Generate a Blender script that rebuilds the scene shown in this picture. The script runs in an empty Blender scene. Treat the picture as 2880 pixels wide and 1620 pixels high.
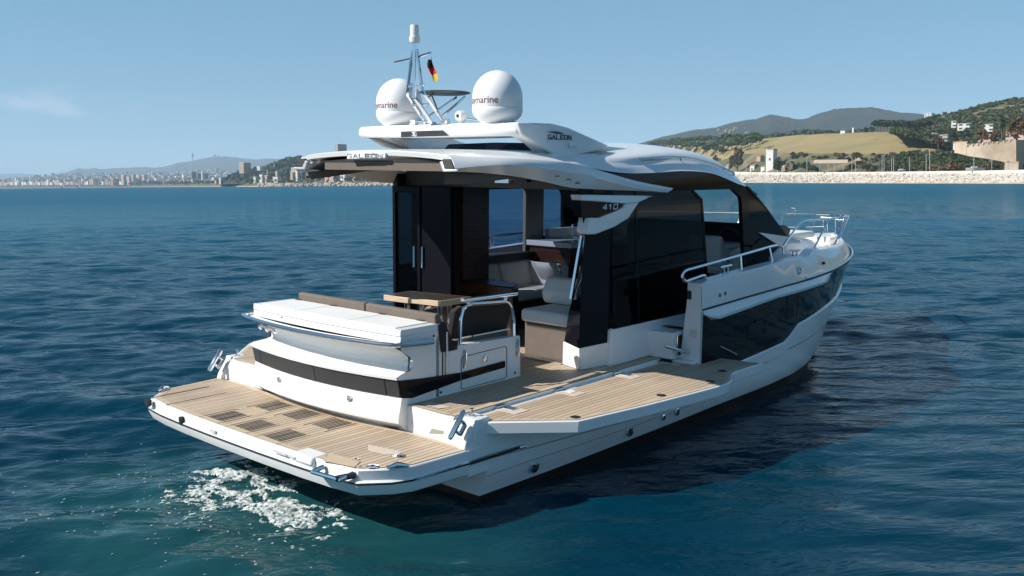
import bpy, bmesh, math, random
import numpy as np
from mathutils import Matrix, Vector
rnd = random.Random(7)
S = bpy.context.scene
COL = S.collection
# ------------------------------------------------------------------ camera, world, sun, exposure
UP = Vector((0.0027, 0.0261, 0.99966)).normalized()      # world vertical in the yacht's own frame (she heels 1.5 deg)
EX = (Vector((1, 0, 0)) - UP * UP.x).normalized()
EY = UP.cross(EX)
WATER = -0.088                                           # waterline height in the yacht's frame
TB = Matrix(((EX.x, EX.y, EX.z, 0), (EY.x, EY.y, EY.z, 0), (UP.x, UP.y, UP.z, -WATER), (0, 0, 0, 1)))
CB = Vector((-5.2307, -6.9586, 2.8371)); YAW, PIT, ROL, FPX = 0.717708, -0.133820, -0.008228, 2570.0
fw = Vector((math.cos(YAW) * math.cos(PIT), math.sin(YAW) * math.cos(PIT), math.sin(PIT)))
rt = Vector((math.sin(YAW), -math.cos(YAW), 0)); dn = fw.cross(rt)
c_, s_ = math.cos(ROL), math.sin(ROL)
r2 = rt * c_ + dn * s_; d2 = rt * -s_ + dn * c_
T3 = TB.to_3x3()
CAMW = TB @ CB
RW, DW, FW = T3 @ r2, T3 @ d2, T3 @ fw
cd = bpy.data.cameras.new('camera'); cam = bpy.data.objects.new('camera', cd); COL.objects.link(cam)
cd.sensor_width = 36; cd.sensor_fit = 'HORIZONTAL'; cd.lens = 36 * FPX / 2880
cd.clip_start = 0.1; cd.clip_end = 60000
m = Matrix((RW, -DW, -FW)).transposed().to_4x4(); m.translation = CAMW
cam.matrix_world = m; S.camera = cam

SUNV = (T3 @ Vector((-1.03, 0.75, 1.0))).normalized()  # towards the sun
SUN_EL = math.asin(SUNV.z); SUN_AZ = math.atan2(SUNV.y, SUNV.x)
W = bpy.data.worlds.new('World'); S.world = W; W.use_nodes = True
nt = W.node_tree; nt.nodes.clear()
sky = nt.nodes.new('ShaderNodeTexSky'); sky.sky_type = 'NISHITA'; sky.sun_disc = False
sky.sun_elevation = SUN_EL; sky.sun_rotation = math.pi / 2 - SUN_AZ
sky.air_density = 0.8; sky.dust_density = 0.2; sky.ozone_density = 6.0; sky.altitude = 500
bg = nt.nodes.new('ShaderNodeBackground'); bg.inputs[1].default_value = 0.04
sky_tint = None
air = nt.nodes.new('ShaderNodeBackground'); air_gain = 0.60          # airlight of a moist sea sky, thinning out towards the zenith
# a few flat fair-weather clouds low over the land to the left
tcw = nt.nodes.new('ShaderNodeTexCoord'); CLOUDS = []
def wm(op, a, b=None, c=None):
    n = nt.nodes.new('ShaderNodeMath'); n.operation = op
    for i, q in enumerate((a, b, c)):
        if q is None: continue
        if isinstance(q, (int, float)): n.inputs[i].default_value = q
        else: nt.links.new(q, n.inputs[i])
    return n.outputs[0]
sp_ = nt.nodes.new('ShaderNodeSeparateXYZ'); nt.links.new(tcw.outputs['Generated'], sp_.inputs[0])
az_ = wm('ARCTAN2', sp_.outputs['Y'], sp_.outputs['X'])
VA = math.atan2(FW.y, FW.x)
mp_ = nt.nodes.new('ShaderNodeMapping'); mp_.inputs['Scale'].default_value = (1, 1, 2.6); nt.links.new(tcw.outputs['Generated'], mp_.inputs[0])
nz_ = nt.nodes.new('ShaderNodeTexNoise'); nz_.inputs['Scale'].default_value = 26; nz_.inputs['Detail'].default_value = 7; nz_.inputs['Roughness'].default_value = .62
nt.links.new(mp_.outputs[0], nz_.inputs[0])
tot = None
for xd, yd, wx_, wy_, amt in ((60, 285, .030, .010, 1.0), (150, 283, .026, .011, .95), (210, 308, .020, .006, .6), (350, 290, .020, .006, .75), (470, 268, .016, .004, .5), (530, 308, .010, .004, .4), (160, 385, .04, .005, .3)):
    A_ = VA - math.atan((xd - 1288) / 2299.0); E_ = math.atan((470 - .0098 * xd - yd) / 2299.0)
    ex = wm('MULTIPLY', wm('SUBTRACT', az_, A_), 1 / wx_); ey = wm('MULTIPLY', wm('SUBTRACT', sp_.outputs['Z'], math.sin(E_)), 1 / wy_)
    rr_ = wm('ADD', wm('MULTIPLY', ex, ex), wm('MULTIPLY', ey, ey)); g_ = wm('MULTIPLY', wm('EXPONENT', wm('MULTIPLY', rr_, -1)), amt)
    tot = g_ if tot is None else wm('ADD', tot, g_)
cl_ = wm('SMOOTH_MIN', wm('MAXIMUM', wm('MULTIPLY', wm('SUBTRACT', wm('ADD', nz_.outputs[0], wm('MULTIPLY', tot, .42)), .66), 3.2), 0), 1.0, .1)
cmx = nt.nodes.new('ShaderNodeMix'); cmx.data_type = 'RGBA'; nt.links.new(wm('MULTIPLY', cl_, .62), cmx.inputs[0])
cmx.inputs[6].default_value = (.115, .285, .365, 1); cmx.inputs[7].default_value = (.50, .52, .55, 1); zc_ = nt.nodes.new('ShaderNodeMapRange'); zc_.interpolation_type = 'SMOOTHSTEP'; zc_.inputs[1].default_value = .22; zc_.inputs[2].default_value = .75; nt.links.new(sp_.outputs['Z'], zc_.inputs[0])
czm = nt.nodes.new('ShaderNodeMix'); czm.data_type = 'RGBA'; nt.links.new(zc_.outputs[0], czm.inputs[0]); nt.links.new(cmx.outputs[2], czm.inputs[6]); czm.inputs[7].default_value = (.012, .105, .24, 1); nt.links.new(czm.outputs[2], air.inputs[0])
mz_ = nt.nodes.new('ShaderNodeMapRange'); mz_.interpolation_type = 'SMOOTHSTEP'; mz_.inputs[1].default_value = .22; mz_.inputs[2].default_value = .75; mz_.inputs[3].default_value = air_gain; mz_.inputs[4].default_value = air_gain * .55
nt.links.new(sp_.outputs['Z'], mz_.inputs[0]); nt.links.new(mz_.outputs[0], air.inputs[1])
ads = nt.nodes.new('ShaderNodeAddShader')
wo = nt.nodes.new('ShaderNodeOutputWorld')
nt.links.new(sky.outputs[0], bg.inputs[0]); nt.links.new(bg.outputs[0], ads.inputs[0]); nt.links.new(air.outputs[0], ads.inputs[1]); nt.links.new(ads.outputs[0], wo.inputs[0])
sl = bpy.data.lights.new('sun', 'SUN'); sun = bpy.data.objects.new('sun', sl); COL.objects.link(sun)
sl.energy = 5.0; sl.angle = math.radians(0.53); sl.color = (1.0, 0.955, 0.88)
sun.rotation_euler = SUNV.to_track_quat('Z', 'Y').to_euler()
S.view_settings.view_transform = 'Standard'; S.view_settings.look = 'None'
S.view_settings.exposure = 0.45; S.view_settings.gamma = 1.0
S.cycles.max_bounces = 10; S.cycles.transparent_max_bounces = 16; S.cycles.glossy_bounces = 5
S.cycles.volume_bounces = 2; S.cycles.caustics_reflective = False; S.cycles.caustics_refractive = False

# ------------------------------------------------------------------ materials
def mat(name, col, rough=0.5, metal=0.0, var=0.0, vscale=3.0, bump=0.0, bscale=60.0, coat=0.0, ior=1.45, stretch=None):
    M = bpy.data.materials.new(name); M.use_nodes = True
    t = M.node_tree; b = t.nodes['Principled BSDF']
    b.inputs['Base Color'].default_value = (*col, 1); b.inputs['Roughness'].default_value = rough
    b.inputs['Metallic'].default_value = metal; b.inputs['Coat Weight'].default_value = coat
    b.inputs['IOR'].default_value = ior
    tc = t.nodes.new('ShaderNodeTexCoord'); src = tc.outputs['Object']
    if stretch:
        mp = t.nodes.new('ShaderNodeMapping'); mp.inputs['Scale'].default_value = stretch
        t.links.new(src, mp.inputs[0]); src = mp.outputs[0]
    if var:
        n = t.nodes.new('ShaderNodeTexNoise'); n.inputs['Scale'].default_value = vscale; n.inputs['Detail'].default_value = 5
        r = t.nodes.new('ShaderNodeMapRange'); r.inputs[1].default_value = .25; r.inputs[2].default_value = .75
        r.inputs[3].default_value = 1 - var; r.inputs[4].default_value = 1 + var
        x = t.nodes.new('ShaderNodeMix'); x.data_type = 'RGBA'; x.blend_type = 'MULTIPLY'; x.inputs[0].default_value = 1
        x.inputs[6].default_value = (*col, 1)
        t.links.new(src, n.inputs[0]); t.links.new(n.outputs[0], r.inputs[0])
        t.links.new(r.outputs[0], x.inputs[7]); t.links.new(x.outputs[2], b.inputs['Base Color'])
        rr = t.nodes.new('ShaderNodeMapRange'); rr.inputs[3].default_value = rough * .8; rr.inputs[4].default_value = min(1, rough * 1.25)
        t.links.new(n.outputs[0], rr.inputs[0]); t.links.new(rr.outputs[0], b.inputs['Roughness'])
    if bump:
        n2 = t.nodes.new('ShaderNodeTexNoise'); n2.inputs['Scale'].default_value = bscale; n2.inputs['Detail'].default_value = 3
        bp = t.nodes.new('ShaderNodeBump'); bp.inputs['Strength'].default_value = bump; bp.inputs['Distance'].default_value = .01
        t.links.new(src, n2.inputs[0]); t.links.new(n2.outputs[0], bp.inputs['Height']); t.links.new(bp.outputs[0], b.inputs['Normal'])
    return M

def glass(name, tint, refl_ior=1.5):
    M = bpy.data.materials.new(name); M.use_nodes = True; t = M.node_tree; t.nodes.clear()
    o = t.nodes.new('ShaderNodeOutputMaterial'); mx = t.nodes.new('ShaderNodeMixShader')
    tr = t.nodes.new('ShaderNodeBsdfTransparent'); tr.inputs[0].default_value = (*tint, 1)
    gl = t.nodes.new('ShaderNodeBsdfGlossy'); gl.inputs['Roughness'].default_value = 0.015
    fr = t.nodes.new('ShaderNodeFresnel'); gm = t.nodes.new('ShaderNodeNewGeometry'); mi = t.nodes.new('ShaderNodeMapRange'); mi.inputs[3].default_value = refl_ior; mi.inputs[4].default_value = 1 / refl_ior      # thin sheet: same reflectance from both faces
    t.links.new(gm.outputs['Backfacing'], mi.inputs[0]); t.links.new(mi.outputs[0], fr.inputs[0])
    t.links.new(fr.outputs[0], mx.inputs[0]); t.links.new(tr.outputs[0], mx.inputs[1]); t.links.new(gl.outputs[0], mx.inputs[2])
    t.links.new(mx.outputs[0], o.inputs[0]); return M

def teak(name, spacing, caulk=.085, base=(.47, .365, .26)):
    M = bpy.data.materials.new(name); M.use_nodes = True; t = M.node_tree; b = t.nodes['Principled BSDF']
    L = t.links.new; N = t.nodes.new
    tc = N('ShaderNodeTexCoord'); sx = N('ShaderNodeSeparateXYZ'); L(tc.outputs['Object'], sx.inputs[0])
    def math_(op, a, v=None, c=None):
        n = N('ShaderNodeMath'); n.operation = op
        for i, q in enumerate((a, v, c)):
            if q is None: continue
            if isinstance(q, (int, float)): n.inputs[i].default_value = q
            else: L(q, n.inputs[i])
        return n.outputs[0]
    u = math_('MULTIPLY', sx.outputs['Y'], 1 / spacing); fr = math_('FRACT', u); fl = math_('FLOOR', u)
    line = math_('LESS_THAN', fr, caulk)
    wn = N('ShaderNodeTexWhiteNoise'); wn.noise_dimensions = '1D'; L(fl, wn.inputs['W'])
    mp = N('ShaderNodeMapping'); mp.inputs['Scale'].default_value = (1.2, 40, 1.2); L(tc.outputs['Object'], mp.inputs[0])
    g = N('ShaderNodeTexNoise'); g.inputs['Scale'].default_value = 3; g.inputs['Detail'].default_value = 6; L(mp.outputs[0], g.inputs[0])
    big = N('ShaderNodeTexNoise'); big.inputs['Scale'].default_value = 2.2; big.inputs['Detail'].default_value = 4; L(tc.outputs['Object'], big.inputs[0])
    s1 = math_('MULTIPLY_ADD', wn.outputs[0], .26, .75); s2 = math_('MULTIPLY_ADD', g.outputs[0], .28, s1)
    s3 = math_('MULTIPLY_ADD', big.outputs[0], .55, -.28); s4 = math_('ADD', s2, s3)
    c1 = N('ShaderNodeMix'); c1.data_type = 'RGBA'; c1.blend_type = 'MULTIPLY'; c1.inputs[0].default_value = 1
    c1.inputs[6].default_value = (*base, 1); L(s4, c1.inputs[7])
    c2 = N('ShaderNodeMix'); c2.data_type = 'RGBA'; L(line, c2.inputs[0]); L(c1.outputs[2], c2.inputs[6])
    c2.inputs[7].default_value = (.06, .048, .04, 1)
    L(c2.outputs[2], b.inputs['Base Color']); b.inputs['Roughness'].default_value = .62
    bp = N('ShaderNodeBump'); bp.inputs['Strength'].default_value = .25; bp.inputs['Distance'].default_value = .004
    L(math_('MULTIPLY_ADD', line, -1, g.outputs[0]), bp.inputs['Height']); L(bp.outputs[0], b.inputs['Normal'])
    return M

WHITE = mat('white_gelcoat', (.80, .80, .79), .22, var=.03, vscale=1.5, coat=.35)
NONSKID = mat('white_nonskid', (.74, .74, .73), .6, var=.03, bump=.15, bscale=150)
GREYGEL = mat('grey_gelcoat', (.52, .52, .50), .35, var=.03)
BLACKGEL = mat('black_gelcoat', (.008, .008, .011), .08, var=.05, ior=1.2)
BLACKPANEL = mat('charcoal_panel', (.035, .037, .042), .35, var=.12, vscale=8, bump=.1, bscale=90)
DARKGLASS = mat('dark_glazing', (.004, .004, .006), .03, ior=1.22)
RUBBER = mat('black_rubber', (.018, .018, .02), .55)
DARKGAP = mat('dark_gap', (.03, .032, .036), .7)
STEEL = mat('polished_steel', (.78, .79, .80), .10, metal=1.0, var=.03)
BRUSHED = mat('brushed_steel', (.62, .62, .62), .3, metal=1.0, var=.05)
ANTIFOUL = mat('brown_antifouling', (.010, .007, .007), .5, var=.25, vscale=6)
TEAK = teak('teak_planks', .056, .13); TEAKM = mat('teak_margin', (.52, .41, .29), .6, var=.10, vscale=6, bump=.1, bscale=80, stretch=(1, 8, 1))
TEAKPALE = mat('pale_teak_inlay', (.58, .49, .40), .6, var=.06, vscale=9)
FABRIC = mat('taupe_fabric', (.155, .125, .105), .85, var=.10, vscale=20, bump=.25, bscale=300)
DARKFAB = mat('black_fabric', (.018, .016, .016), .8, var=.1, bump=.2, bscale=300)
VINYL = mat('white_vinyl', (.74, .73, .70), .45, var=.03, vscale=5, bump=.05, bscale=40)
SOFA = mat('cream_leather', (.66, .63, .58), .5, var=.04, vscale=6, bump=.08, bscale=50)
WALNUT = mat('dark_walnut', (.055, .022, .013), .28, var=.35, vscale=4, stretch=(1, 1, 12))
OAKEDGE = mat('layered_oak_edge', (.62, .47, .33), .5, var=.25, vscale=5, stretch=(1, 1, 40))
TABLETOP = mat('dark_table_top', (.045, .036, .032), .3, var=.1)
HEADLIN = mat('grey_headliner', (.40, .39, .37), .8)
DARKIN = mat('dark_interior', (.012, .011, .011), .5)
FLOORIN = mat('dark_wood_floor', (.06, .035, .025), .35, var=.2, stretch=(1, 12, 1))
TAUPELAM = mat('taupe_laminate', (.22, .20, .175), .6)
SIDEGLASS = glass('smoked_glass', (.22, .23, .25), 1.22)
PORTGLASS = glass('blue_tint_glass', (.58, .63, .74), 1.25)
CLEARGLASS = glass('clear_glass', (.86, .90, .90), 1.3)
COUNTER = mat('pale_counter', (.62, .61, .60), .3, var=.05, vscale=30)
RED = mat('flag_red', (.55, .02, .03), .8); BLK = mat('flag_black', (.012, .012, .012), .8); GOLD = mat('flag_gold', (.75, .47, .03), .8)
TXTGREY = mat('grey_lettering', (.22, .235, .25), .35); TXTBLUE = mat('navy_lettering', (.02, .045, .10), .35)
TXTRED = mat('maroon_lettering', (.16, .03, .06), .5); TXTSILVER = mat('silver_lettering', (.6, .62, .64), .25, metal=.7)

# ------------------------------------------------------------------ mesh building
def vec(p): return Vector(p)
class MB:
    def __init__(s): s.v = []; s.f = []; s.m = []; s.cm = 0; s.half = 0
    def add(s, vs, fs):
        o = len(s.v); s.v += [Vector(p) for p in vs]
        for f in fs: s.f.append([i + o for i in f]); s.m.append(s.cm)
        return s
    def poly(s, pts): return s.add(pts, [list(range(len(pts)))])
    def box(s, x0, x1, y0, y1, z0, z1):
        v = [(x, y, z) for x in (x0, x1) for y in (y0, y1) for z in (z0, z1)]
        return s.add(v, [(0, 1, 3, 2), (4, 6, 7, 5), (0, 4, 5, 1), (2, 3, 7, 6), (0, 2, 6, 4), (1, 5, 7, 3)])
    def prism(s, pts, off):
        n = len(pts); off = Vector(off); a = [Vector(p) for p in pts]; b = [p + off for p in a]
        return s.add(a + b, [list(range(n))[::-1], list(range(n, 2 * n))] + [(i, (i + 1) % n, n + (i + 1) % n, n + i) for i in range(n)])
    def loft(s, secs, close=False, caps=False):
        n = len(secs[0]); v = [p for q in secs for p in q]; f = []
        for k in range(len(secs) - 1):
            for i in range(n if close else n - 1):
                j = (i + 1) % n; f.append((k * n + i, k * n + j, (k + 1) * n + j, (k + 1) * n + i))
        if caps: f += [list(range(n))[::-1], [(len(secs) - 1) * n + i for i in range(n)]]
        return s.add(v, f)
    def tube(s, path, r, n=8, closed=False, caps=True):
        P = [Vector(p) for p in path]; K = len(P); secs = []; ref = None
        for i, p in enumerate(P):
            a = P[(i - 1) % K] if (i or closed) else p; b = P[(i + 1) % K] if (i < K - 1 or closed) else p
            t = (b - a).normalized()
            if ref is None: ref = Vector((0, 0, 1)) if abs(t.z) < .9 else Vector((1, 0, 0))
            u = (ref - t * ref.dot(t)).normalized(); ref = u; w = t.cross(u)
            rr = r[i] if isinstance(r, (list, tuple)) else r
            secs.append([p + (u * math.cos(2 * math.pi * k / n) + w * math.sin(2 * math.pi * k / n)) * rr for k in range(n)])
        if closed: secs.append(secs[0]); caps = False
        return s.loft(secs, True, caps)
    def lathe(s, c, prof, n=24, ax='z'):
        c = Vector(c); secs = []
        for r, z in prof:
            ring = []
            for k in range(n):
                a = 2 * math.pi * k / n; x, y = r * math.cos(a), r * math.sin(a)
                ring.append(c + Vector({'z': (x, y, z), 'y': (x, z, y), 'x': (z, x, y)}[ax]))
            secs.append(ring)
        return s.loft(secs, True, True)
    def mirror(s):
        s.half = len(s.v); o = len(s.v); k = len(s.f); s.v += [Vector((p.x, -p.y, p.z)) for p in s.v]
        for i in range(k): s.f.append([j + o for j in reversed(s.f[i])]); s.m.append(s.m[i])
        return s
    def groups(s, loose):
        n = len(s.v); par = list(range(n))
        def find(i):
            while par[i] != i: par[i] = par[par[i]]; i = par[i]
            return i
        for f in s.f:
            for j in f[1:]: par[find(j)] = find(f[0])
        g = {}
        for k, f in enumerate(s.f): g.setdefault(find(f[0]), []).append(k)
        g = list(g.values())
        if loose: return g
        L, R_ = [], []
        for q in g:
            y = sum(s.v[j].y for k in q for j in s.f[k]); (L if y > 0 else R_).extend(q)
        return [q for q in (R_, L) if q]
    def part_of(s, ks):
        o = MB(); mp = {}
        for k in ks:
            f = []
            for j in s.f[k]:
                if j not in mp: mp[j] = len(o.v); o.v.append(s.v[j])
                f.append(mp[j])
            o.f.append(f); o.m.append(s.m[k])
        return o
    def build(s, name, material, parent=None, boat=True, bevel=0.0, seg=2, sub=0, sharp=32, origin=None, recalc=True):
        vs = [TB @ p for p in s.v] if boat else s.v
        org = Vector((0, 0, 0))
        if parent is not None:
            q = parent
            while q is not None: org = org + q.location; q = q.parent
        elif origin is not None: org = Vector(origin)
        me = bpy.data.meshes.new(name); me.from_pydata([p - org for p in vs], [], s.f); me.validate()
        mats = material if isinstance(material, (list, tuple)) else [material]
        for q in mats: me.materials.append(q)
        if len(mats) > 1 and len(me.polygons) == len(s.m): me.polygons.foreach_set('material_index', s.m)
        if recalc:
            bm = bmesh.new(); bm.from_mesh(me); bmesh.ops.recalc_face_normals(bm, faces=bm.faces); bm.to_mesh(me); bm.free()
        me.polygons.foreach_set('use_smooth', [True] * len(me.polygons)); me.set_sharp_from_angle(angle=math.radians(sharp))
        o = bpy.data.objects.new(name, me); COL.objects.link(o)
        if parent is not None: o.parent = parent
        else: o.location = org
        if bevel:
            b = o.modifiers.new('bevel', 'BEVEL'); b.width = bevel; b.segments = seg; b.limit_method = 'ANGLE'; b.angle_limit = math.radians(28); b.harden_normals = False
        if sub:
            d = o.modifiers.new('sub', 'SUBSURF'); d.levels = sub; d.render_levels = sub
        return o
def tag(o, label, cat, group=None):
    o['label'] = label; o['category'] = cat
    if group: o['group'] = group
    return o
def thing(name, loc, label, cat, group=None):
    o = bpy.data.objects.new(name, None); COL.objects.link(o); o.location = loc; o.empty_display_size = .2
    return tag(o, label, cat, group)
def kind(o, k): o['kind'] = k; return o
def lerp(x, tab):
    if x <= tab[0][0]: return tab[0][1]
    for (a, p), (b, q) in zip(tab, tab[1:]):
        if x <= b: return p + (q - p) * (x - a) / (b - a)
    return tab[-1][1]
def arc(pts, n=5, frac=.45):      # round the corners of a 3-D polyline
    P = [Vector(p) for p in pts]; out = [P[0]]
    for a, b, c in zip(P, P[1:], P[2:]):
        d = min((a - b).length, (c - b).length) * frac
        p, q = b + (a - b).normalized() * d, b + (c - b).normalized() * d
        for k in range(n + 1):
            t = k / n; out.append(p * (1 - t) ** 2 + b * 2 * t * (1 - t) + q * t * t)
    return out + [P[-1]]
GLYPH = {'G': [[(1, 1), (0, 1), (0, 0), (1, 0), (1, .45), (.6, .45)]], 'A': [[(0, 0), (.5, 1), (1, 0)], [(.22, .3), (.8, .3)]],
 'L': [[(0, 1), (0, 0), (1, 0)]], 'E': [[(1, 1), (0, 1), (0, 0), (1, 0)], [(0, .5), (.85, .5)]], 'O': [[(0, 0), (0, 1), (1, 1), (1, 0), (0, 0)]],
 'N': [[(0, 0), (0, 1), (1, 0), (1, 1)]], '4': [[(.78, 0), (.78, 1), (0, .32), (1, .32)]], '1': [[(.15, .78), (.55, 1), (.55, 0)]], '0': [[(0, 0), (0, 1), (1, 1), (1, 0), (0, 0)]]}
def lettering(mb, text, o, ux, uz, nrm, w, h, gap, th, italic=0.0, depth=.004):
    o, ux, uz, nrm = Vector(o), Vector(ux).normalized(), Vector(uz).normalized(), Vector(nrm).normalized(); x = 0
    for ch in text:
        for st in GLYPH[ch]:
            for a, b in zip(st, st[1:]):
                A = o + ux * (x + a[0] * w + italic * a[1] * h) + uz * (a[1] * h); B = o + ux * (x + b[0] * w + italic * b[1] * h) + uz * (b[1] * h)
                t = (B - A).normalized(); s = t.cross(nrm).normalized() * th / 2; A, B = A - t * th / 2, B + t * th / 2
                mb.prism([A - s, A + s, B + s, B - s], nrm * depth)
        x += w + gap
# ------------------------------------------------------------------ the motor yacht (x forward, y to port, z up, metres)
yacht = thing('motor_yacht', TB @ Vector((4, 0, 0.0)), 'white hardtop motor yacht with teak fold-out decks and two white domes on its roof', 'yacht')
SIDES = {'cabin_sill', 'transom_wing', 'window_header', 'door_post', 'fore_side_window', 'topside_shelf', 'windscreen_spear', 'sheer_groove', 'rub_rail', 'hull_glazing', 'hull_knuckle', 'glazing_lip', 'gate_latch', 'side_rail', 'rub_strip_trim'}
LOOSE = {'hatch_seam', 'ladder_handle', 'port_light', 'drain_plug', 'lid_hinge', 'drain_slot', 'warning_sticker', 'rail_foot', 'port_window', 'door_catch', 'piping', 'table_leg', 'door_track', 'horn', 'folded_bow_ladder' if False else 'rub_strip_x'}
def P(name, mb, material, parent=None, **k):
    if name in SIDES or name in LOOSE:
        os_ = [mb.part_of(g).build(name, material, parent or yacht, **k) for g in mb.groups(name in LOOSE)]
        return os_[0]
    return mb.build(name, material, parent or yacht, **k)

def hb(x, z):                                   # half breadth of the hull
    s = min(max(z, -.5), 1.5) / 1.36; xs = 10.4 + 1.9 * s; n = 2.1 + .1 * max(s, 0)
    bb = 1.9 + .2 * (1 - ((4.7 - min(max(x, .3), 4.7)) / 4.4) ** 2)
    if x > 5: bb *= max(0, 1 - min((x - 5) / (xs - 5), 1) ** n)
    return bb * (1 - .05 * max(0, 1 - max(z, 0) / .25))
def stem(z): return 10.4 + 1.9 * min(max(z, -.5), 1.5) / 1.36
ZLOW = [(.16, .02), (1.1, .05), (2.4, .10), (3.9, .145), (5.6, .15), (6.6, .13), (8, .16), (12, .2)]
ZGRV = [(3.48, 1.297), (4.44, 1.336), (5.57, 1.371), (7.5, 1.385), (8.5, 1.40), (12.4, 1.42)]
def row(z_of, xs, off=0.0):
    out = []
    for x in xs:
        z = z_of(x); out.append((x, -(hb(x, z) + off), z))
    return out
def span(a, b, n): return [a + (b - a) * i / (n - 1) for i in range(n)]
def side(z0f, z1f, xs, nz, off=0.0, stemfix=True):
    secs = []
    for k in range(nz + 1):
        t = k / nz; sec = []
        for x in xs:
            z = z0f(x) * (1 - t) + z1f(x) * t
            if stemfix and x > stem(z): x = stem(z)
            sec.append((x, -(hb(x, z) + off), z))
        secs.append(sec)
    return secs
XA = span(.26, 3.48, 22); XF = span(3.48, 9, 34) + span(9.2, 12.31, 22)
h = MB()
h.loft(side(lambda x: lerp(x, ZLOW), lambda x: .60, XA, 6))
h.loft(side(lambda x: lerp(x, ZLOW), lambda x: lerp(x, ZGRV), XF, 14))
h.mirror()
zz = span(lerp(.26, ZLOW), .60, 7); h.poly([(.26, -hb(.26, z), z) for z in zz] + [(.26, hb(.26, z), z) for z in zz[::-1]])
h.poly([(.26, -1.9, .60), (3.48, -2.08, .60), (3.48, 2.08, .60), (.26, 1.9, .60)])
hull = P('hull', h, WHITE, sharp=25)
a = MB(); a.loft(side(lambda x: -.42, lambda x: lerp(x, ZLOW) - .004, span(.27, 9, 30) + span(9.2, 11, 10), 4, off=-.012)); a.mirror()
a.poly([(.272, -1.8, -.42), (.272, -1.82, .03), (.272, 1.82, .03), (.272, 1.8, -.42)])
P('antifouling', a, ANTIFOUL, hull)
# black glazing band along the topsides
WTOP = [(3.5, 1.25), (3.70, 1.16), (5.19, 1.25), (7.2, 1.262), (7.47, 1.37), (12.4, 1.405)]
WBOT = [(3.5, .60), (4.43, .60), (5.57, .662), (5.75, .72), (6.01, .83), (7.24, .905), (8.43, .93), (9.6, .99), (12.4, 1.15)]
g = MB(); g.loft(side(lambda x: lerp(x, WBOT), lambda x: lerp(x, WTOP), span(3.5, 9, 60) + span(9.2, 12.2, 16), 6, off=.006)); g.mirror()
glz = P('hull_glazing', g, DARKGLASS, hull, sharp=60)
fr = MB()                                       # the opening port light in the black band
for q in ([(4.53, .86), (4.53, .99), (4.97, 1.03), (4.97, .84)],):
    pts = [(x, -(hb(x, z) + .014), z) for x, z in q]
    fr.tube(pts, .006, 6, closed=True)
fr.tube([(4.74, -(hb(4.74, 1.0) + .015), 1.005), (4.74, -(hb(4.74, 1.0) + .015), 1.045)], .012, 6)
for xx in (5.6, 5.95, 8.1): fr.tube([(xx, -(hb(xx, z) + .008), z) for z in (.93, 1.22)], .004, 5)
P('port_light', fr, RUBBER, hull)
# shelf moulding above the black band
l = MB()
secs = []
for x in span(3.50, 7.3, 30):
    zt, zb = lerp(x, ZGRV) - .012, lerp(x, WTOP) - .0
    k = min(1, (x - 3.5) / .22) * min(1, max(0, (7.3 - x) / .5)); o = .012 + .055 * k
    secs.append([(x, -(hb(x, zt) + .004), zt), (x, -(hb(x, zt) + .012), zt - .012), (x, -(hb(x, zb) + o), zb + .045 * k), (x, -(hb(x, zb) + o * .9), zb + .012 * k), (x, -(hb(x, zb) - .005), zb - .006)])
l.loft(secs); l.mirror(); P('topside_shelf', l, WHITE, hull, sharp=25)
r = MB(); r.tube([(x, -(hb(x, lerp(x, ZGRV)) + .003), lerp(x, ZGRV)) for x in span(3.5, 12.25, 60)], .010, 6); r.mirror()
P('sheer_groove', r, RUBBER, hull)
r = MB(); r.tube([(x, -(hb(x, lerp(x, ZGRV) + .03) + .002), lerp(x, ZGRV) + .03) for x in span(6.2, 12.25, 50)], .017, 8); r.mirror()
P('rub_rail', r, WHITE, hull)
kn = MB()
KN = [(.03, .378), (.8, .358), (1.4, .352), (2.1, .332), (2.5, .322), (3.74, .30), (5.04, .468), (5.47, .53), (6.47, .548), (7.5, .58), (9.5, .66)]
kn.tube([(x, -(hb(x, lerp(x, KN)) + .001), lerp(x, KN)) for x in span(.05, 3.7, 30)], .0055, 5)
kn.tube([(x, -(hb(x, lerp(x, KN)) + .001), lerp(x, KN)) for x in span(5.04, 9.0, 30)], .007, 5)
K2 = [(.26, .215), (.8, .236), (3.4, .27)]
kn.tube([(x, -(hb(x, lerp(x, K2)) - .0005), lerp(x, K2)) for x in span(.27, 3.3, 24)], .0035, 5)
kn.mirror(); P('hull_knuckle', kn, mat('shaded_seam', (.30, .32, .34), .5), hull)
lw = MB()                                       # raised lip below the glazing
secs = []
for x in span(4.35, 9.5, 44):
    z = lerp(x, WBOT); k = min(1, (x - 4.35) / .4)
    secs.append([(x, -(hb(x, z) + .003), z), (x, -(hb(x, z) + .03 * k), z - .02), (x, -(hb(x, z - .14) + .03 * k), z - .14), (x, -(hb(x, z - .16) - .002), z - .165)])
lw.loft(secs); lw.mirror(); P('glazing_lip', lw, WHITE, hull, sharp=25)
for (x, z, rr) in ((.87, .163, .062), (2.23, .215, .062), (2.80, .241, .035), (3.05, .253, .045)):
    f = MB(); y = -(hb(x, z) + .001)
    f.lathe((x, y, z), [(rr * .55, -.012), (rr * .62, -.012), (rr * .62, .006), (rr, .004), (rr, -.03)], 20, 'y') if False else f.lathe((x, y, z), [(rr, .02), (rr, -.008), (rr * .64, -.012), (rr * .6, .004), (.001, .004)], 20, 'y')
    P('skin_fitting', f, [STEEL, RUBBER][0], hull); d = MB(); d.lathe((x, y, z), [(rr * .6, .0), (rr * .6, -.004), (.001, -.004)], 16, 'y'); P('outlet_hole', d, RUBBER, hull)
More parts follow.
